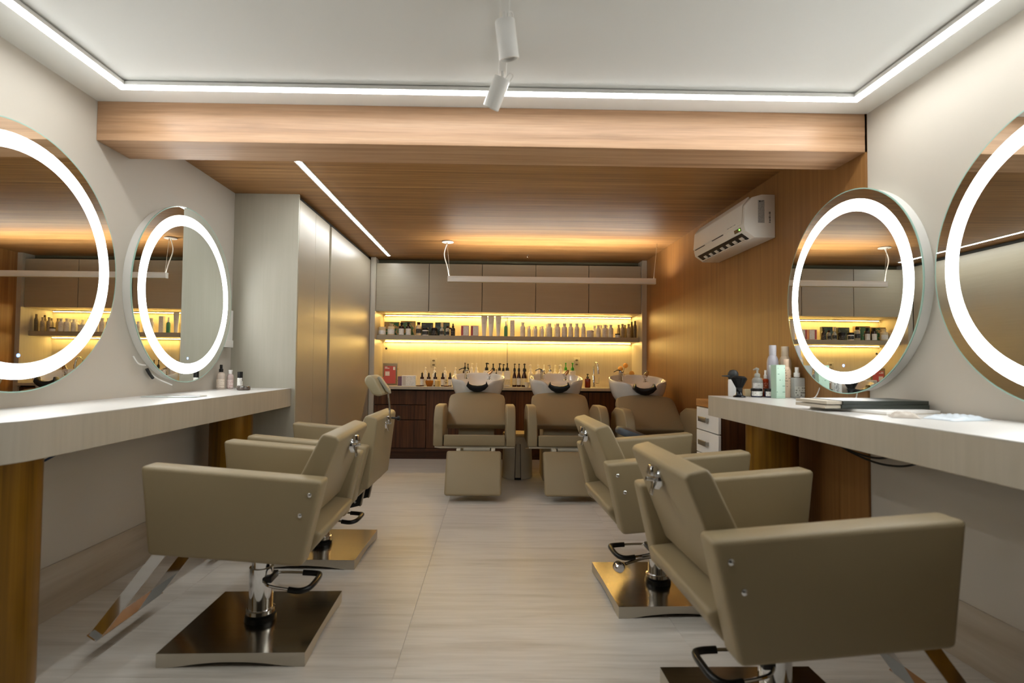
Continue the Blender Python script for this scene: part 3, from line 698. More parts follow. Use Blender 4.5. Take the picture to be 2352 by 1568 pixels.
# ------------------------------------------------------------------ drawer trolley
tl = thing('drawer_trolley', 'white drawer trolley with wooden sides and top beyond the right counter', 'trolley', (1.71, 3.80, 0))
M_tw = grain('trolley_wood', [(150, 100, 50), (176, 122, 66), (192, 140, 84)], (4, 4, 30), .45)
fin(B(-.165, .185, -.195, .19, .03, .885), 'carcass', M_walnut, tl)
fin(B(-.185, .19, -.205, .20, .885, .935), 'top', M_tw, tl, bevel=.002, seg=1)
for k in range(5):
    z1 = .878-k*.167; z0 = z1-.160
    d = fin(B(-.185, -.166, -.195, .19, z0, z1), 'drawer', M_white, tl, bevel=.002, seg=1)
    fin(B(-.212, -.205, -.04, .10, (z0+z1)/2-.018, (z0+z1)/2+.018), 'handle', mat('satin_steel', (170, 166, 158), .35, .9), d, bevel=.002)
    for y in (-.03, .09): fin(B(-.206, -.184, y-.006, y+.006, (z0+z1)/2-.012, (z0+z1)/2+.012), 'handle_post', mat('satin_steel', (170, 166, 158), .35, .9), d)
for x in (-.14, .16):
    for y in (-.16, .16): fin(lathe([(.014, 0), (.014, .03)], 12), 'castor', M_black, tl, loc=(x, y, 0))

# ------------------------------------------------------------------ bottles and other small things
def cyl(r, z0, z1, seg=18): return lathe([(r, z0), (r, z1)], seg)
LABELS = dict(
    plain=stripes('print_plain', (240, 238, 232), (168, 164, 156), 85, .20),
    dark=stripes('print_dark', (30, 30, 30), (190, 188, 180), 100, .22),
    cream=stripes('print_cream', (228, 216, 176), (140, 126, 96), 85, .2))
def glass(name, col, rough=.08, tr=.85): return mat(name, col, rough, trans=tr, ior=1.3)
M_amber = mat('amber_glass', (60, 26, 10), .1, spec=.7)
M_brown = mat('dark_brown_glass', (34, 22, 16), .12, spec=.7)
M_clear = glass('clear_plastic', (240, 238, 230), .1, .6)
M_wbot = mat('white_bottle', (244, 242, 238), .42)
M_wsoft = mat('translucent_white_bottle', (246, 240, 226), .42)
M_beigeb = mat('beige_bottle', (176, 164, 140), .42)
M_taupecan = mat('taupe_can', (118, 104, 80), .35, .3)
def bottle(name, label, loc, h, r, body_mat, style='shoulder', cap_mat=None, cap='plain', lab=None, group=None, cat='bottle', sq=0, rz=0, seg=18):
    t = thing(name, label, cat, loc, rz, group)
    if style == 'shoulder':
        ch = h*(.20 if cap == 'plain' else .30); bh = h-ch
        prof = [(r*.92, 0), (r, .004), (r, bh*.80), (r*.95, bh*.87), (r*.78, bh*.94), (r*.48, bh*.985), (r*.44, bh)]
    elif style == 'straight':
        ch = h*(.18 if cap == 'plain' else .32); bh = h-ch
        prof = [(r*.95, 0), (r, .003), (r, bh*.92), (r*.9, bh*.97), (r*.4, bh*.985), (r*.4, bh)]
    elif style == 'jar':
        ch = h*.30; bh = h-ch
        prof = [(r*.93, 0), (r, .004), (r, bh*.92), (r*.94, bh)]
    elif style == 'can':
        ch = h*.20; bh = h-ch
        prof = [(r*.96, 0), (r, .004), (r, bh*.84), (r*.9, bh*.92), (r*.68, bh*.99), (r*.62, bh)]
    elif style == 'cone':
        ch = h*.34; bh = h-ch
        prof = [(r*.94, 0), (r, .004), (r, bh*.55), (r*.8, bh*.72), (r*.38, bh*.93), (r*.36, bh)]
    bm = lathe(prof, 4 if sq else seg)
    if sq:
        bm.free(); bm = B(-r, r, -r*sq, r*sq, 0, bh*.97); bmesh.ops.bevel(bm, geom=bm.edges[:], offset=r*.22, segments=2, profile=.5, affect='EDGES')
        lathe([(r*.36, bh*.96), (r*.34, bh)], 14, bm)
    fin(bm, 'body', body_mat, t)
    cm = cap_mat or body_mat
    if cap == 'plain':
        cr = {'jar': r*1.02, 'can': r*.62}.get(style, r*.56)
        fl_ = 1.16 if style == 'shoulder' else 1.0
        fin(lathe([(cr*.98, 0), (cr, .003), (cr, ch*.6), (cr*fl_, ch-.003), (cr*fl_*.94, ch), (0, ch)], seg), 'cap', cm, t, loc=(0, 0, bh))
    elif cap == 'pump':
        p = fin(lathe([(r*.56, 0), (r*.54, ch*.32), (r*.36, ch*.42), (r*.20, ch*.45), (r*.18, ch*.86), (0, ch*.87)], 14), 'pump', cm, t, loc=(0, 0, bh))
        nz = tube([(r*.25, 0, 0), (-r*.2, 0, .004), (-r*.85, 0, -.003)], [r*.26, r*.26, r*.15], 8)
        fin(nz, 'nozzle', cm, p, loc=(0, 0, ch*.90), rot=(0, 0, random.uniform(-2.6, -.4)))
    elif cap == 'spray':
        p = fin(lathe([(r*.52, 0), (r*.52, ch*.42), (r*.34, ch*.46), (r*.34, ch), (0, ch)], 14), 'sprayer', cm, t, loc=(0, 0, bh))
        fin(tube([(0, 0, 0), (0, -r*.5, .0)], r*.13, 8), 'nozzle', cm, p, loc=(0, 0, ch*.8))
    elif cap == 'drop':
        p = fin(lathe([(r*.5, 0), (r*.5, ch*.36), (r*.3, ch*.42), (r*.52, ch*.5), (r*.5, ch*.72), (r*.22, ch*.8), (r*.16, ch), (0, ch)], 14), 'dropper', cm, t, loc=(0, 0, bh))
    if lab:
        lm, z0, z1 = lab
        if sq: fin(B(-r*.9, r*.9, -r*sq-.0012, -r*sq-.0002, bh*z0, bh*z1), 'label', lm, t)
        else:
            bm = bmesh.new(); rr = r+.0007; n = 12
            vs = [[bm.verts.new((rr*math.cos(a), rr*math.sin(a), z)) for z in (bh*z0, bh*z1)] for a in [R(-90-75+150*k/n) for k in range(n+1)]]
            for k in range(n): bm.faces.new((vs[k][0], vs[k+1][0], vs[k+1][1], vs[k][1]))
            fin(bm, 'label', lm, t)
    return t
def carton(name, label, loc, wd, dp, ht, m, front=None, cat='box', group=None, rz=0, side=None):
    t = thing(name, label, cat, loc, rz, group)
    fin(B(-wd/2, wd/2, -dp/2, dp/2, 0, ht), 'carton', m, t, bevel=.0015, seg=1)
    if front: fin(B(-wd*.46+ (wd*.25 if side else 0), wd*.46, -dp/2-.0008, -dp/2, ht*.06, ht*.94), 'front_print', front, t)
    if side: fin(B(-wd*.46, -wd*.22, -dp/2-.0008, -dp/2, ht*.06, ht*.94), 'side_band', side, t)
    return t
ZS = 1.5255; YS = 6.79
def tub(name, label, loc, r, h, m, lm, cm, group=None):
    return bottle(name, label, loc, h, r, m, 'jar', cm, lab=(lm, .15, .8), cat='jar', group=group, seg=22)
wl = LABELS['plain']; M_cream = mat('cream_plastic', (224, 206, 166), .45); M_bl = mat('black_lid', (22, 20, 18), .35)
tub('cream_tub', 'small cream tub at the left end of the shelf', (-1.396, YS, ZS), .047, .103, M_cream, wl, M_cream)
bottle('wide_bottle', 'stout cream bottle with white label, next to the tub', (-1.284, YS, ZS), .148, .045, M_cream, 'shoulder', lab=(wl, .12, .62))
art = lambda n, a, b, s=18: grain(n, [a, a, b, b], (s, s, s), .5, contrast=(.48, .52), bump=0, detail=1)
carton('picture_box', 'green and tan printed box behind the cream bottles', (-1.30, 6.93, ZS), .19, .05, .178, mat('tan_card', (176, 150, 104), .6), art('art_green', (64, 132, 96), (196, 170, 120)))
carton('picture_box', 'green and cream printed box behind two dark bottles', (-1.09, 6.93, ZS), .19, .06, .190, mat('tan_card', (176, 150, 104), .6), art('art_mint', (104, 158, 124), (214, 192, 138), 9))
for k, x in enumerate((-1.154, -1.066)):
    bottle('dark_bottle', ('left' if k == 0 else 'right') + ' one of the two dark bottles with white labels on the shelf', (x, YS, ZS), .161, .033, M_brown, 'shoulder', M_bl, lab=(wl, .04, .66), group='dark shelf bottles')
bottle('clear_bottle', 'clear bottle with dark cap and black label on the shelf', (-.938, YS, ZS), .168, .036, M_clear, 'shoulder', M_amber, lab=(LABELS['dark'], .2, .62))
carton('picture_box', 'dark teal printed box behind the white jar with black lid', (-.845, 6.93, ZS), .145, .05, .172, mat('grey_card', (92, 92, 84), .6), art('art_teal', (66, 84, 86), (104, 116, 112), 14))
tub('cosmetic_jar', 'white jar with black lid and black label on the shelf', (-.851, YS, ZS), .039, .098, M_wbot, LABELS['dark'], M_bl)
tub('cosmetic_jar', 'all-black jar with pale print on the shelf', (-.737, YS, ZS), .040, .099, mat('black_jar', (24, 24, 22), .3), LABELS['dark'], M_bl)
carton('picture_box', 'blue-grey printed box behind the clear spray bottles', (-.65, 6.93, ZS), .185, .05, .178, mat('grey_card', (92, 92, 84), .6), art('art_sea', (78, 112, 124), (58, 88, 104), 8))
bottle('clear_bottle', 'tall clear bottle with pale cap and black label in front of the blue-grey box', (-.644, YS, ZS), .167, .030, M_clear, 'cone', M_cream, lab=(LABELS['dark'], .15, .55))
bottle('clear_bottle', 'short clear bottle with dark collar on the shelf', (-.572, YS, ZS), .123, .024, M_clear, 'shoulder', M_amber, lab=(LABELS['dark'], .15, .55))
bottle('clear_bottle', 'short dark-capped bottle half hidden behind the short clear one', (-.545, 6.87, ZS), .11, .02, M_clear, 'shoulder', M_bl)
bottle('dark_pump_bottle', 'black spray bottle with grey print on the shelf', (-.503, YS, ZS), .154, .027, M_brown, 'shoulder', M_bl, cap='spray', lab=(LABELS['dark'], .1, .6))
for k, x in enumerate((-.352, -.229)):
    carton('treatment_box', ('left' if k == 0 else 'right') + ' of the two pink and white boxes on the shelf', (x, YS, ZS), .098, .06, .131, mat('pale_pink_card', (212, 176, 172), .5), wl, side=mat('pink_band', (184, 84, 84), .5), group='pink and white boxes')
def tube_pack(name, label, loc, wd, h, m, group=None):
    t = thing(name, label, 'tube', loc, 0, group); bm = bmesh.new(); rings = []; seg = 16
    for f in (0, .1, .3, .6, .85, .96, 1.0):
        a = wd/2*(.62+.38*f); b = wd/2*(.60*(1-f)**.8)+.0015
        rings.append([bm.verts.new((a*math.cos(2*math.pi*k/seg), b*math.sin(2*math.pi*k/seg), h*(.13+.87*f))) for k in range(seg)])
    for p, q in zip(rings, rings[1:]):
        for k in range(seg): bm.faces.new((p[k], p[(k+1) % seg], q[(k+1) % seg], q[k]))
    bm.faces.new(rings[0][::-1]); bm.faces.new(rings[-1])
    fin(bm, 'body', m, t)
    fin(lathe([(wd*.29, 0), (wd*.30, .003), (wd*.30, h*.13)], 16), 'cap', m, t)
    fin(B(-wd*.22, wd*.22, -wd*.30, -wd*.24, h*.62, h*.70), 'label', wl, t)
    return t
for k, (x, wd) in enumerate(((-.109, .083), (-.022, .080), (.070, .075))):
    tube_pack('standing_tube', ('left', 'middle', 'right')[k] + ' one of the three tall white tubes on the shelf', (x, YS, ZS), wd, .257, M_wbot, 'white squeeze tubes')
bottle('green_spray_bottle', 'small green and white spray bottle on the shelf', (.166, YS, ZS), .193, .024, mat('mint_green_liquid', (88, 156, 116), .3), 'shoulder', M_wbot, cap='spray')
carton('tall_carton', 'tall slim white carton on the shelf next to the green bottle', (.247, YS, ZS), .053, .05, .206, M_wbot, wl)
bottle('shampoo_bottle', 'lone white round-shouldered bottle right of the tall carton', (.380, YS, ZS), .181, .032, M_wbot, 'shoulder', lab=(wl, .3, .75))
for k, (x, r) in enumerate(((.463, .0195), (.544, .0235), (.628, .021))):
    bottle('travel_bottle', ('first', 'second', 'third')[k] + ' from the left of three small white bottles on the shelf', (x, YS, ZS), .136, r, M_wbot, 'shoulder', lab=(wl, .3, .75), group='small white shelf bottles')
    bottle('travel_bottle', ('first', 'second', 'third')[k] + ' small white bottle standing behind the front three', (x-.016, 6.90, ZS), .132, r*.95, M_wbot, 'shoulder', group='small white shelf bottles')
row = ((.719, .0375, .171), (.824, .033, .172), (.909, .0335, .173), (.990, .0305, .174), (1.067, .0305, .175), (1.151, .028, .176))
o6 = ('first', 'second', 'third', 'fourth', 'fifth', 'sixth')
for k, (x, r, hh) in enumerate(row):
    bottle('shampoo_bottle', o6[k] + ' from the left of six white bottles left of the white jar', (x, YS, ZS), hh, r, M_wbot, 'shoulder', lab=(wl, .3, .75), group='row of six white bottles')
bottle('shampoo_bottle', 'white bottle tucked behind the first of the six', (.702, 6.90, ZS), .168, .033, M_wbot, 'shoulder')
bottle('shampoo_bottle', 'white bottle tucked behind the second of the six', (.812, 6.90, ZS), .168, .031, M_wbot, 'shoulder')
tub('cosmetic_jar', 'wide white jar between the white bottle rows', (1.237, YS, ZS), .045, .088, M_wbot, wl, M_wbot)
for k, (x, r, hh) in enumerate(((1.340, .0305, .156), (1.426, .0335, .163), (1.499, .031, .164))):
    bottle('conditioner_bottle', o6[k] + ' from the left of three white bottles right of the white jar', (x, YS, ZS), hh, r, M_wbot, 'shoulder', lab=(wl, .3, .75), group='row of three white bottles')
    bottle('conditioner_bottle', 'white bottle half hidden behind the ' + o6[k] + ' of the three right of the jar', (x-.028, 6.90, ZS), hh, r*.95, M_wbot, 'shoulder', group='row of three white bottles')
tub('cosmetic_jar', 'tiny white jar with black lid near the right end of the shelf', (1.581, YS-.03, ZS), .031, .048, M_wbot, wl, M_bl)
for k, x in enumerate((1.648, 1.728)):
    bottle('beige_bottle', ('left' if k == 0 else 'right') + ' one of two beige bottles near the right end of the shelf', (x, YS, ZS), .176, .0255, M_beigeb, 'shoulder', lab=(stripes('print_beige', (176, 164, 140), (70, 62, 50), 110, .3), .35, .7), group='beige shelf bottles')
    bottle('beige_bottle', 'beige bottle behind the ' + ('left' if k == 0 else 'right') + ' beige one', (x-.022, 6.90, ZS), .172, .024, M_beigeb, 'shoulder', group='beige shelf bottles')
bottle('spray_can', 'tall taupe spray can at the right end of the shelf', (1.808, YS, ZS), .215, .0215, M_taupecan, 'can', lab=(stripes('print_taupe', (118, 104, 80), (60, 50, 36), 110, .3), .5, .85))
bottle('spray_can', 'second taupe spray can behind the one at the shelf end', (1.795, 6.90, ZS), .212, .021, M_taupecan, 'can')

# --- on the back worktop
ZW = .8905
sd = thing('leaflet_stand', 'upright red promotional card in a metal holder on the worktop', 'card stand', (-1.32, 6.95, ZW))
M_red = mat('coral_card', (200, 94, 92), .5); M_brass = mat('brass', (190, 150, 70), .3, 1)
fin(B(-.092, .092, 0, .012, 0, .28), 'holder', mat('holder_grey', (150, 138, 112), .4, .5), sd, bevel=.002)
fin(B(-.075, .072, -.002, 0, .02, .245), 'card', M_red, sd)
fin(B(-.062, -.005, -.003, -.002, .12, .175), 'white_field', wl, sd); fin(B(.04, .066, -.003, -.002, .195, .235), 'white_field', M_wbot, sd)
for z, x1 in ((.226, -.035), (.212, -.008)): fin(B(-.066, x1, -.003, -.002, z, z+.009), 'card_text', M_wbot, sd)
for z in (.06, .21): fin(tube([(.092, .006, z), (.108, .006, z)], .004, 8), 'pin', M_brass, sd)
rb = carton('gift_box', 'small red box with white dots at the left end of the worktop', (-1.397, 6.76, ZW), .058, .05, .106, M_red)
for dx, dz in ((-.01, .03), (.012, .075)): fin(lathe([(0, 0), (.006, 0), (.006, .0006), (0, .0006)], 10), 'dot', M_wbot, rb, loc=(dx, -.0255, dz), rot=(R(90), 0, 0))
carton('treatment_box', 'white treatment box lying behind the headrest on the worktop', (-1.039, 6.74, ZW), .172, .07, .131, M_wbot, wl, side=mat('pale_panel', (206, 198, 190), .5))
carton('treatment_box', 'purple-grey box next to the white treatment box', (-1.155, 6.80, ZW), .066, .06, .118, mat('plum_card', (128, 96, 116), .5))
for k, (x, r) in enumerate(((-.862, .027), (-.745, .031), (-.607, .029), (-.477, .027))):
    bottle('pump_bottle', o6[k] + ' from the left of four white pump bottles with black print behind the droppers', (x, 6.93, ZW), .234, r, M_wsoft, 'shoulder', M_wsoft, cap='pump', lab=(stripes('print_bold', (228, 220, 196), (40, 36, 30), 60, .5), .2, .5), group='white pump bottles with black print')
for k, x in enumerate((-.881, -.798, -.716, -.622, -.530)):
    bottle('dropper_bottle', o6[k] + ' from the left of five amber dropper bottles on the worktop', (x, 6.76, ZW), .175, .0235, M_amber, 'straight', M_bl, cap='drop', lab=(wl, .1, .74), group='amber dropper bottles')
bw_ = thing('amber_bowl', 'small fluted amber bowl in front of the dropper bottles', 'bowl', (-.779, 6.67, ZW))
fin(lathe([(.028, 0), (.032, .004), (.044, .03), (.051, .072), (.047, .072), (.040, .03), (.028, .008), (0, .008)], 28), 'shell', mat('amber_translucent', (206, 132, 38), .2, trans=.4), bw_)
fin(lathe([(.024, 0), (.024, .004), (0, .004)], 20), 'foot', mat('amber_translucent', (206, 132, 38), .2, trans=.4), bw_, loc=(0, 0, -.0003))
cd_ = thing('candle', 'pale yellow candle beside the amber bowl', 'candle', (-.678, 6.67, ZW))
fin(lathe([(.03, 0), (.032, .004), (.032, .072), (.026, .078), (0, .072)], 22), 'wax', mat('wax', (236, 210, 140), .4, trans=.2), cd_)
fin(tube([(0, 0, .072), (0, 0, .082)], .0015, 6), 'wick', M_black, cd_)
for x, lab in ((-.90, 'small dark wooden dish left of the amber bowl'), (-.565, 'small dark wooden dish under the last dropper bottles')):
    d = thing('wooden_dish', lab, 'dish', (x, 6.655, ZW), 0, 'small wooden dishes'); fin(lathe([(.028, 0), (.04, .003), (.045, .011), (.040, .011), (.03, .006), (0, .006)], 20), 'dish', mat('dish_wood', (104, 58, 26), .5), d)
bottle('amber_pump_bottle', 'tall amber pump bottle behind the left basin tap', (-.353, 6.93, ZW), .298, .03, M_amber, 'shoulder', M_bl, cap='pump')
bottle('amber_pump_bottle', 'second amber pump bottle just behind the left basin tap', (-.318, 6.99, ZW), .285, .028, M_amber, 'shoulder', M_bl, cap='pump')
for k, x in enumerate((-.268, -.206)):
    bottle('frosted_pump_bottle', ('left' if k == 0 else 'right') + ' one of the two frosted pump bottles behind the left basin', (x, 6.97, ZW), .292, .029, M_wsoft, 'shoulder', M_wsoft, cap='pump', group='frosted pump bottles')
for k, (x, y, r, hh) in enumerate(((-.073, 6.86, .040, .298), (.011, 6.86, .040, .289), (.092, 6.86, .034, .295), (.142, 6.94, .03, .286), (.190, 6.86, .040, .297))):
    bottle('refill_bottle', o6[k] + ' from the left of five square white bottles with dark pumps', (x, y, ZW), hh, r, M_wsoft, 'straight', M_bl, cap='pump', sq=.85, lab=(LABELS['cream'], .12, .45), group='square white bottles with dark pumps')
bottle('mini_pump_bottle', 'small dark-topped pump bottle between the square white bottles', (.050, 6.74, ZW), .218, .016, M_wsoft, 'straight', M_bl, cap='pump')
for k, (x, r) in enumerate(((.281, .027), (.337, .027), (.408, .040))):
    bottle('amber_pump_bottle', ('left', 'middle', 'right')[k] + ' of three big amber pump bottles with cream labels', (x, 6.80, ZW), .294, r, M_amber, 'cone', M_bl, cap='pump', lab=((LABELS['cream'], LABELS['plain'], LABELS['cream'])[k], .12, .56), group='amber pump bottles with cream labels')
sb_ = thing('small_bowl', 'small white bowl in front of the amber pump bottles', 'bowl', (.434, 6.655, ZW))
fin(lathe([(.022, 0), (.025, .006), (.043, .063), (.040, .063), (.024, .012), (0, .012)], 28), 'shell', M_ceramic, sb_)
fin(lathe([(.02, -.0004), (.02, .003), (0, .003)], 20), 'foot', M_ceramic, sb_)
tops = (M_wsoft, M_wsoft, M_wbot, M_chrome, M_wsoft, M_wsoft)
for k, (x, y, r) in enumerate(((.497, 6.95, .031), (.591, 6.92, .037), (.672, 6.98, .031), (.745, 6.92, .038), (.815, 6.98, .026), (.882, 6.92, .038))):
    bottle('lotion_bottle', o6[k] + ' from the left of six white lotion bottles behind the middle basin', (x, y, ZW), .280, r, M_wsoft, 'shoulder', tops[k], cap='pump', lab=(wl, .45, .68), group='white lotion bottles')
M_green = mat('green_pump', (44, 150, 30), .35)
for k, (x, r) in enumerate(((.955, .034), (1.031, .038))):
    bottle('green_pump_bottle', ('left' if k == 0 else 'right') + ' one of two white bottles with bright green pumps', (x, 6.90 if k else 6.98, ZW), .311, r, M_wsoft, 'straight', M_green, cap='pump', sq=.8, lab=(wl, .55, .75), group='green pump bottles')
bottle('soap_dispenser', 'square red-amber soap dispenser with black pump beside the worktop tap', (1.201, 6.76, ZW), .170, .033, mat('red_amber', (126, 40, 16), .15, trans=.3), 'straight', M_bl, cap='pump', sq=.9)
tf = thing('kitchen_tap', 'tall chrome tap rising from the worktop', 'tap', (1.312, 6.93, ZW))
fin(lathe([(.024, 0), (.024, .006), (.017, .01), (.017, .16), (.013, .165)], 20), 'column', M_chrome, tf)
fin(tube(smooth_path([(0, 0, .16), (0, 0, .26), (.01, -.03, .31), (.03, -.07, .30), (.04, -.085, .22)], 6), .011, 12), 'spout', M_chrome, tf)
fin(tube([(.041, -.086, .225), (.042, -.087, .17)], .015, 12), 'spray_head', M_chrome, tf)
fin(tube([(.015, 0, .05), (.07, 0, .05)], .007, 8), 'lever_stem', M_chrome, tf); fin(B(.064, .07, -.006, .006, .045, .135), 'lever', M_chrome, tf, bevel=.002)
sk = thing('sink_rim', 'steel rim of the sink beside the tap', 'sink', (1.50, 6.80, ZW))
for a, b, c, d in ((-.14, .14, -.15, -.135), (-.14, .14, .135, .15), (-.14, -.125, -.135, .135), (.125, .14, -.135, .135)): fin(B(a, b, c, d, 0, .003), 'rim_bar', M_chrome, sk)
fin(B(-.125, .125, -.135, .135, 0, .0012), 'sink_floor', M_steels, sk)
vs_ = thing('flower_vase', 'white bud vase holding yellow ball flowers behind the right basin', 'vase', (1.69, 6.92, ZW))
fin(lathe([(.03, 0), (.036, .01), (.038, .07), (.022, .12), (.014, .15), (.017, .16), (.012, .158)], 22), 'vase', M_ceramic, vs_)
M_ball = mat('yellow_flower', (222, 168, 92), .8, bump=(300, .8))
for k, (x, y, z) in enumerate(((-.035, 0, .228), (.03, 0, .27), (.112, 0, .17))):
    s_ = fin(tube(smooth_path([(0, 0, .14), (x*.4, 0, (.14+z)/2+.02), (x, y, z)], 4), .0018, 6), 'stem', mat('flower_stem', (120, 110, 50), .6), vs_)
    bm = bmesh.new(); bmesh.ops.create_icosphere(bm, subdivisions=3, radius=.032)
    for v in bm.verts: v.co *= 1+random.uniform(-.06, .06)
    fin(bm, 'flower_head', M_ball, s_, loc=(x, y, z+.012))

# --- on the left counter
zl = ZL+.0005
bottle('spray_bottle', 'clear spray bottle with peach liquid and black nozzle on the left counter', (-1.955, 3.90, zl), .176, .028, mat('peach_liquid', (232, 216, 200), .2, trans=.25), 'shoulder', M_bl, cap='spray', lab=(stripes('print_peach', (236, 222, 206), (170, 140, 116), 70, .12), .1, .6))
bottle('spray_bottle', 'small pinkish bottle with white cap on the left counter', (-1.915, 3.955, zl), .138, .022, mat('pink_liquid', (230, 210, 204), .2, trans=.3), 'shoulder', M_wbot, lab=(stripes('print_pink', (232, 214, 208), (176, 110, 106), 90, .25), .1, .6))
bottle('tall_capped_bottle', 'small white bottle with tall black cap on the left counter', (-1.80, 3.86, zl), .128, .0175, M_wbot, 'straight', M_bl, lab=(wl, .2, .8))
o = [c for c in bpy.data.objects if c.name.startswith('tall_capped_bottle')][0]
fin(cyl(.0178, .062, .128), 'long_cap', M_bl, o)
tn = thing('round_tin', 'low round smoky dish in front of the black-capped bottle', 'dish', (-1.745, 3.80, zl))
fin(lathe([(.040, 0), (.044, .004), (.044, .026), (.041, .030), (.036, .028), (.034, .010), (0, .009)], 28), 'dish', mat('smoky_glass', (120, 108, 100), .15, trans=.4), tn)
fin(lathe([(.0445, .022), (.046, .023), (.046, .029), (.0425, .031), (.0425, .029)], 28, cap=False), 'rim', M_chrome, tn)
tag(fin(B(-1.93, -1.64, 2.98, 3.12, zl, zl+.006), 'glass_tray', mat('tray_glass', (206, 214, 212), .08), bevel=.002), 'flat glass tray lying on the left counter', 'tray')

# --- on the right counter
zr = ZR+.0005; f = .927
def rc(x, y): return (x*f, y*f, zr)
wb_ = thing('dispenser_bottle', 'white bottle with black domed nozzle cap at the counter end', 'bottle', rc(1.650, 3.66))
fin(lathe([(.028, 0), (.030, .004), (.030, .10), (.027, .106)], 24), 'body', M_wbot, wb_)
fin(B(.002, .03, -.0305, -.028, .02, .095), 'label', stripes('print_barcode', (224, 222, 220), (90, 90, 96), 130, .6), wb_)
cp_ = fin(lathe([(.028, .106), (.030, .112), (.030, .125), (.033, .13), (.031, .147), (.02, .163), (0, .168)], 24), 'dome_cap', mat('charcoal_rubber', (46, 48, 48), .5), wb_)
fin(tube([(-.02, -.01, .125), (-.05, -.016, .127), (-.08, -.02, .127)], [.007, .005, .003], 8), 'nozzle', mat('charcoal_rubber', (46, 48, 48), .5), wb_)
nb = thing('neck_brush', 'black barber neck brush standing on its handle', 'brush', rc(1.634, 3.534))
fin(lathe([(.036, 0), (.037, .004), (.034, .008), (.022, .014), (.018, .025), (.018, .055), (.022, .06)], 24), 'handle', mat('black_gloss', (16, 18, 22), .12), nb)
bm = bmesh.new()
for k in range(260):
    a = random.uniform(0, 2*math.pi); q = math.sqrt(random.random()); r0, r1 = .018*q, .050*q*random.uniform(.9, 1.05); z1 = .060+.068*math.sqrt(max(0, 1-.35*q*q))*random.uniform(.95, 1.03)
    c, s = math.cos(a), math.sin(a); tw_ = .0016
    v = [bm.verts.new(p) for p in ((r0*c-tw_*s, r0*s+tw_*c, .055), (r0*c+tw_*s, r0*s-tw_*c, .055), (r1*c+2*tw_*s, r1*s-2*tw_*c, z1), (r1*c-2*tw_*s, r1*s+2*tw_*c, z1))]
    bm.faces.new(v)
lathe([(.016, .055), (.034, .095), (.042, .118), (.03, .128), (0, .13)], 20, bm)
fin(bm, 'bristles', mat('black_bristle', (12, 12, 12), .6), nb, kind='stuff')
carton('low_carton', 'low cream carton behind the black neck brush', (1.650, 3.405, zr), .09, .03, .045, M_cream)
bottle('pump_bottle', 'grey pump bottle with pale label on the right counter', rc(1.807, 3.64), .176, .032, mat('grey_plastic', (158, 158, 150), .4), 'shoulder', mat('grey_plastic2', (170, 170, 162), .4), cap='pump', lab=(wl, .2, .7))
bottle('serum_bottle', 'slim orange-red bottle with white pump top on the right counter', rc(1.870, 3.655), .166, .0185, mat('orange_red', (176, 62, 22), .25), 'straight', M_wbot, cap='spray', lab=(stripes('print_orange', (176, 62, 22), (240, 200, 160), 90, .3), .3, .8))
navy = mat('navy_jar', (28, 32, 66), .25)
for k, (x, y) in enumerate(((1.770, 3.578), (1.850, 3.552))):
    bottle('balm_jar', ('left' if k == 0 else 'right') + ' small navy jar with black lid and white label on the right counter', rc(x, y), .053, .033, navy, 'jar', M_bl, lab=(wl, .2, .98), cat='jar', group='navy jars', seg=24)
tube_pack('standing_tube', 'grey squeeze tube standing behind the navy jars', (1.755, 3.325, zr), .066, .198, mat('grey_tube', (170, 172, 168), .4))
carton('mint_carton', 'tall mint-green and white carton in front of the spray cans', rc(1.862, 3.476), .060, .05, .200, mat('mint_card', (176, 206, 186), .5), stripes('print_mint', (184, 212, 194), (84, 124, 106), 28, .10), rz=R(8))
bottle('peach_bottle', 'peach bottle with slim cap between the mint carton and the clear spray', (1.818, 3.300, zr), .236, .0265, mat('peach_plastic', (222, 194, 168), .4), 'can', lab=(stripes('print_peach2', (222, 194, 168), (110, 80, 64), 60, .2), .3, .9))
bottle('spray_can', 'tall lilac-grey spray can at the back of the right counter', (1.782, 3.390, zr), .325, .0345, mat('lilac_can', (178, 176, 184), .35), 'can', mat('lilac_cap', (190, 188, 194), .35))
bottle('spray_can', 'tall beige spray can at the back of the right counter', (1.858, 3.385, zr), .318, .037, mat('beige_can', (196, 178, 152), .35), 'can', mat('beige_cap', (206, 190, 166), .35))
cs = bottle('spray_bottle', 'clear square spray bottle with white top beside the far right mirror', (1.868, 3.270, zr), .187, .034, glass('clear_bottle_glass', (230, 232, 228), .08, .4), 'straight', M_wbot, cap='spray', sq=.9, lab=(stripes('print_clear', (206, 208, 200), (120, 120, 112), 70, .5), .1, .55))
def flat(name, label, cat, x0, x1, y0, y1, z0, z1, m, rz=0, bev=.001): 
    t = thing(name, label, cat, ((x0+x1)/2, (y0+y1)/2, z0), rz); a, b = (x1-x0)/2, (y1-y0)/2
    return t, a, b, z1-z0
M_page = mat('page_edges', (206, 196, 178), .7); M_cover = mat('dark_cover', (52, 58, 52), .35)
for k, (lab, z0) in enumerate((('lower of two dark-spined hardback magazines on the right counter', zr+.0125), ('upper of two dark-spined hardback magazines on the right counter', zr+.0300))):
    t = thing('hardback_magazine', lab, 'book', (1.645, 2.385, z0), R(4 + 1.5*k), 'dark hardbacks')
    fin(B(-.235, .228, -.098, .10, .002, .0150), 'pages', M_page, t)
    fin(B(-.165, .236, -.102, .104, 0, .002), 'cover', M_cover, t); fin(B(-.165, .236, -.102, .104, .0150, .0172), 'cover', M_cover, t)
    fin(B(-.165, .236, -.106, -.0985, 0, .0172), 'spine', M_cover, t, bevel=.001)
t = thing('white_folder', 'large white folder lying under the dark hardbacks', 'folder', (1.675, 2.35, zr), R(17))
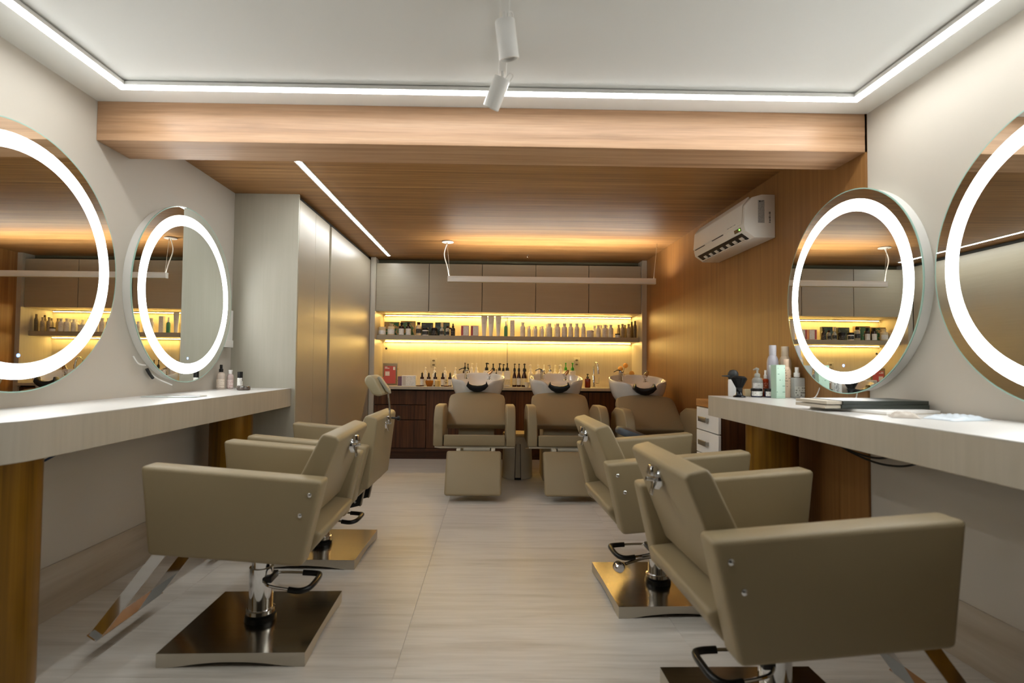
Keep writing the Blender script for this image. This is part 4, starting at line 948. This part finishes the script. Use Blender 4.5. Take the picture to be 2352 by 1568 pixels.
fin(B(-.155, .155, -.18, .18, 0, .003), 'back_cover', M_page, t); fin(B(-.155, .152, -.18, .176, .003, .009), 'sheets', M_wbot, t); fin(B(-.155, .155, -.18, .18, .009, .012), 'front_cover', M_wbot, t)
def pouch(name, label, loc, L, W_, H, m, rz, m2):
    t = thing(name, label, 'packet', loc, rz); bm = bmesh.new(); n = 14
    g = [[[bm.verts.new((L*(i/n-.5), W_*(j/n-.5), (s*H*(max(0, (1-(2*i/n-1)**4)*(1-(2*j/n-1)**4))**.7)*(.8+.25*math.sin(i*1.3+j*2.1)*math.cos(j*1.7)) if s else 0)+.0006*s)) for i in range(n+1)] for j in range(n+1)] for s in (0, 1)]
    for j in range(n):
        for i in range(n):
            bm.faces.new((g[1][j][i], g[1][j][i+1], g[1][j+1][i+1], g[1][j+1][i])); bm.faces.new((g[0][j][i+1], g[0][j][i], g[0][j+1][i], g[0][j+1][i+1]))
    bmesh.ops.recalc_face_normals(bm, faces=bm.faces[:])
    fin(bm, 'film', m, t, ang=80)
    fin(B(-L*.5, L*.5, W_*.44, W_*.5, .0002, .0018), 'sealed_edge', m2, t)
    return t
pouch('plastic_packet', 'pale blue crumpled plastic packet on the right counter', (1.735, 1.985, zr), .19, .12, .02, mat('blue_film', (204, 214, 222), .25), R(12), M_wbot)
pouch('plastic_packet', 'crumpled clear wrapper with brown edge left of the blue packet', (1.575, 2.035, zr), .09, .06, .024, mat('clear_film', (206, 196, 184), .3), R(-25), mat('brown_edge', (120, 92, 66), .5))

# ------------------------------------------------------------------ cables
def cable(name, label, pts, r, m): 
    return tag(fin(tube(smooth_path(pts, 8), r, 8), name, m), label, 'cable')
cable('power_cable', 'black power cable sagging below the near end of the left counter', [(-1.95, 2.12, .70), (-1.96, 2.28, .735), (-1.96, 2.50, .79), (-1.96, 2.62, .828)], .006, M_black)
cable('power_cable', 'blue cable sagging below the near end of the left counter', [(-1.93, 2.14, .69), (-1.94, 2.30, .72), (-1.94, 2.52, .78), (-1.94, 2.66, .828)], .005, mat('blue_cable', (40, 62, 96), .4))
cable('power_cable', 'upper black cable looping under the right counter', [(1.80, 2.95, .855), (1.80, 2.80, .785), (1.80, 2.62, .757), (1.80, 2.48, .760), (1.80, 2.36, .80), (1.80, 2.28, .855)], .005, M_black)
cable('power_cable', 'lower black cable looping under the right counter', [(1.82, 3.0, .854), (1.82, 2.83, .78), (1.82, 2.62, .738), (1.82, 2.45, .733), (1.82, 2.30, .765), (1.82, 2.14, .854)], .005, M_black)
cable('power_cable', 'black cable hanging down behind the right counter column', [(1.86, 3.37, .85), (1.87, 3.36, .6), (1.86, 3.37, .35), (1.88, 3.36, .1)], .006, M_black)
cable('mirror_cable', 'white cable dangling from the far right mirror onto the counter', [(1.905, 3.10, 1.06), (1.87, 3.08, 1.01), (1.85, 3.10, .996), (1.82, 3.15, .9955)], .0035, M_white)
cable('mirror_cable', 'thin white cable below the far right mirror', [(1.885, 2.75, 1.05), (1.88, 2.76, 1.01), (1.87, 2.79, .996)], .003, M_white)
cable('mirror_plug', 'short dark plug lead under the far left mirror', [(-1.99, 3.12, 1.13), (-1.985, 3.14, 1.10), (-1.985, 3.17, 1.075)], .009, M_black)
cable('mirror_cable', 'white wire end below the far left mirror', [(-1.99, 3.14, 1.11), (-1.975, 3.2, 1.07), (-1.96, 3.26, 1.045), (-1.95, 3.3, 1.03)], .004, M_white)
cable('mirror_cable', 'short white wire loop beside the far left mirror rim', [(-1.99, 3.0, 1.2), (-1.98, 3.03, 1.16), (-1.985, 3.1, 1.15)], .004, M_white)
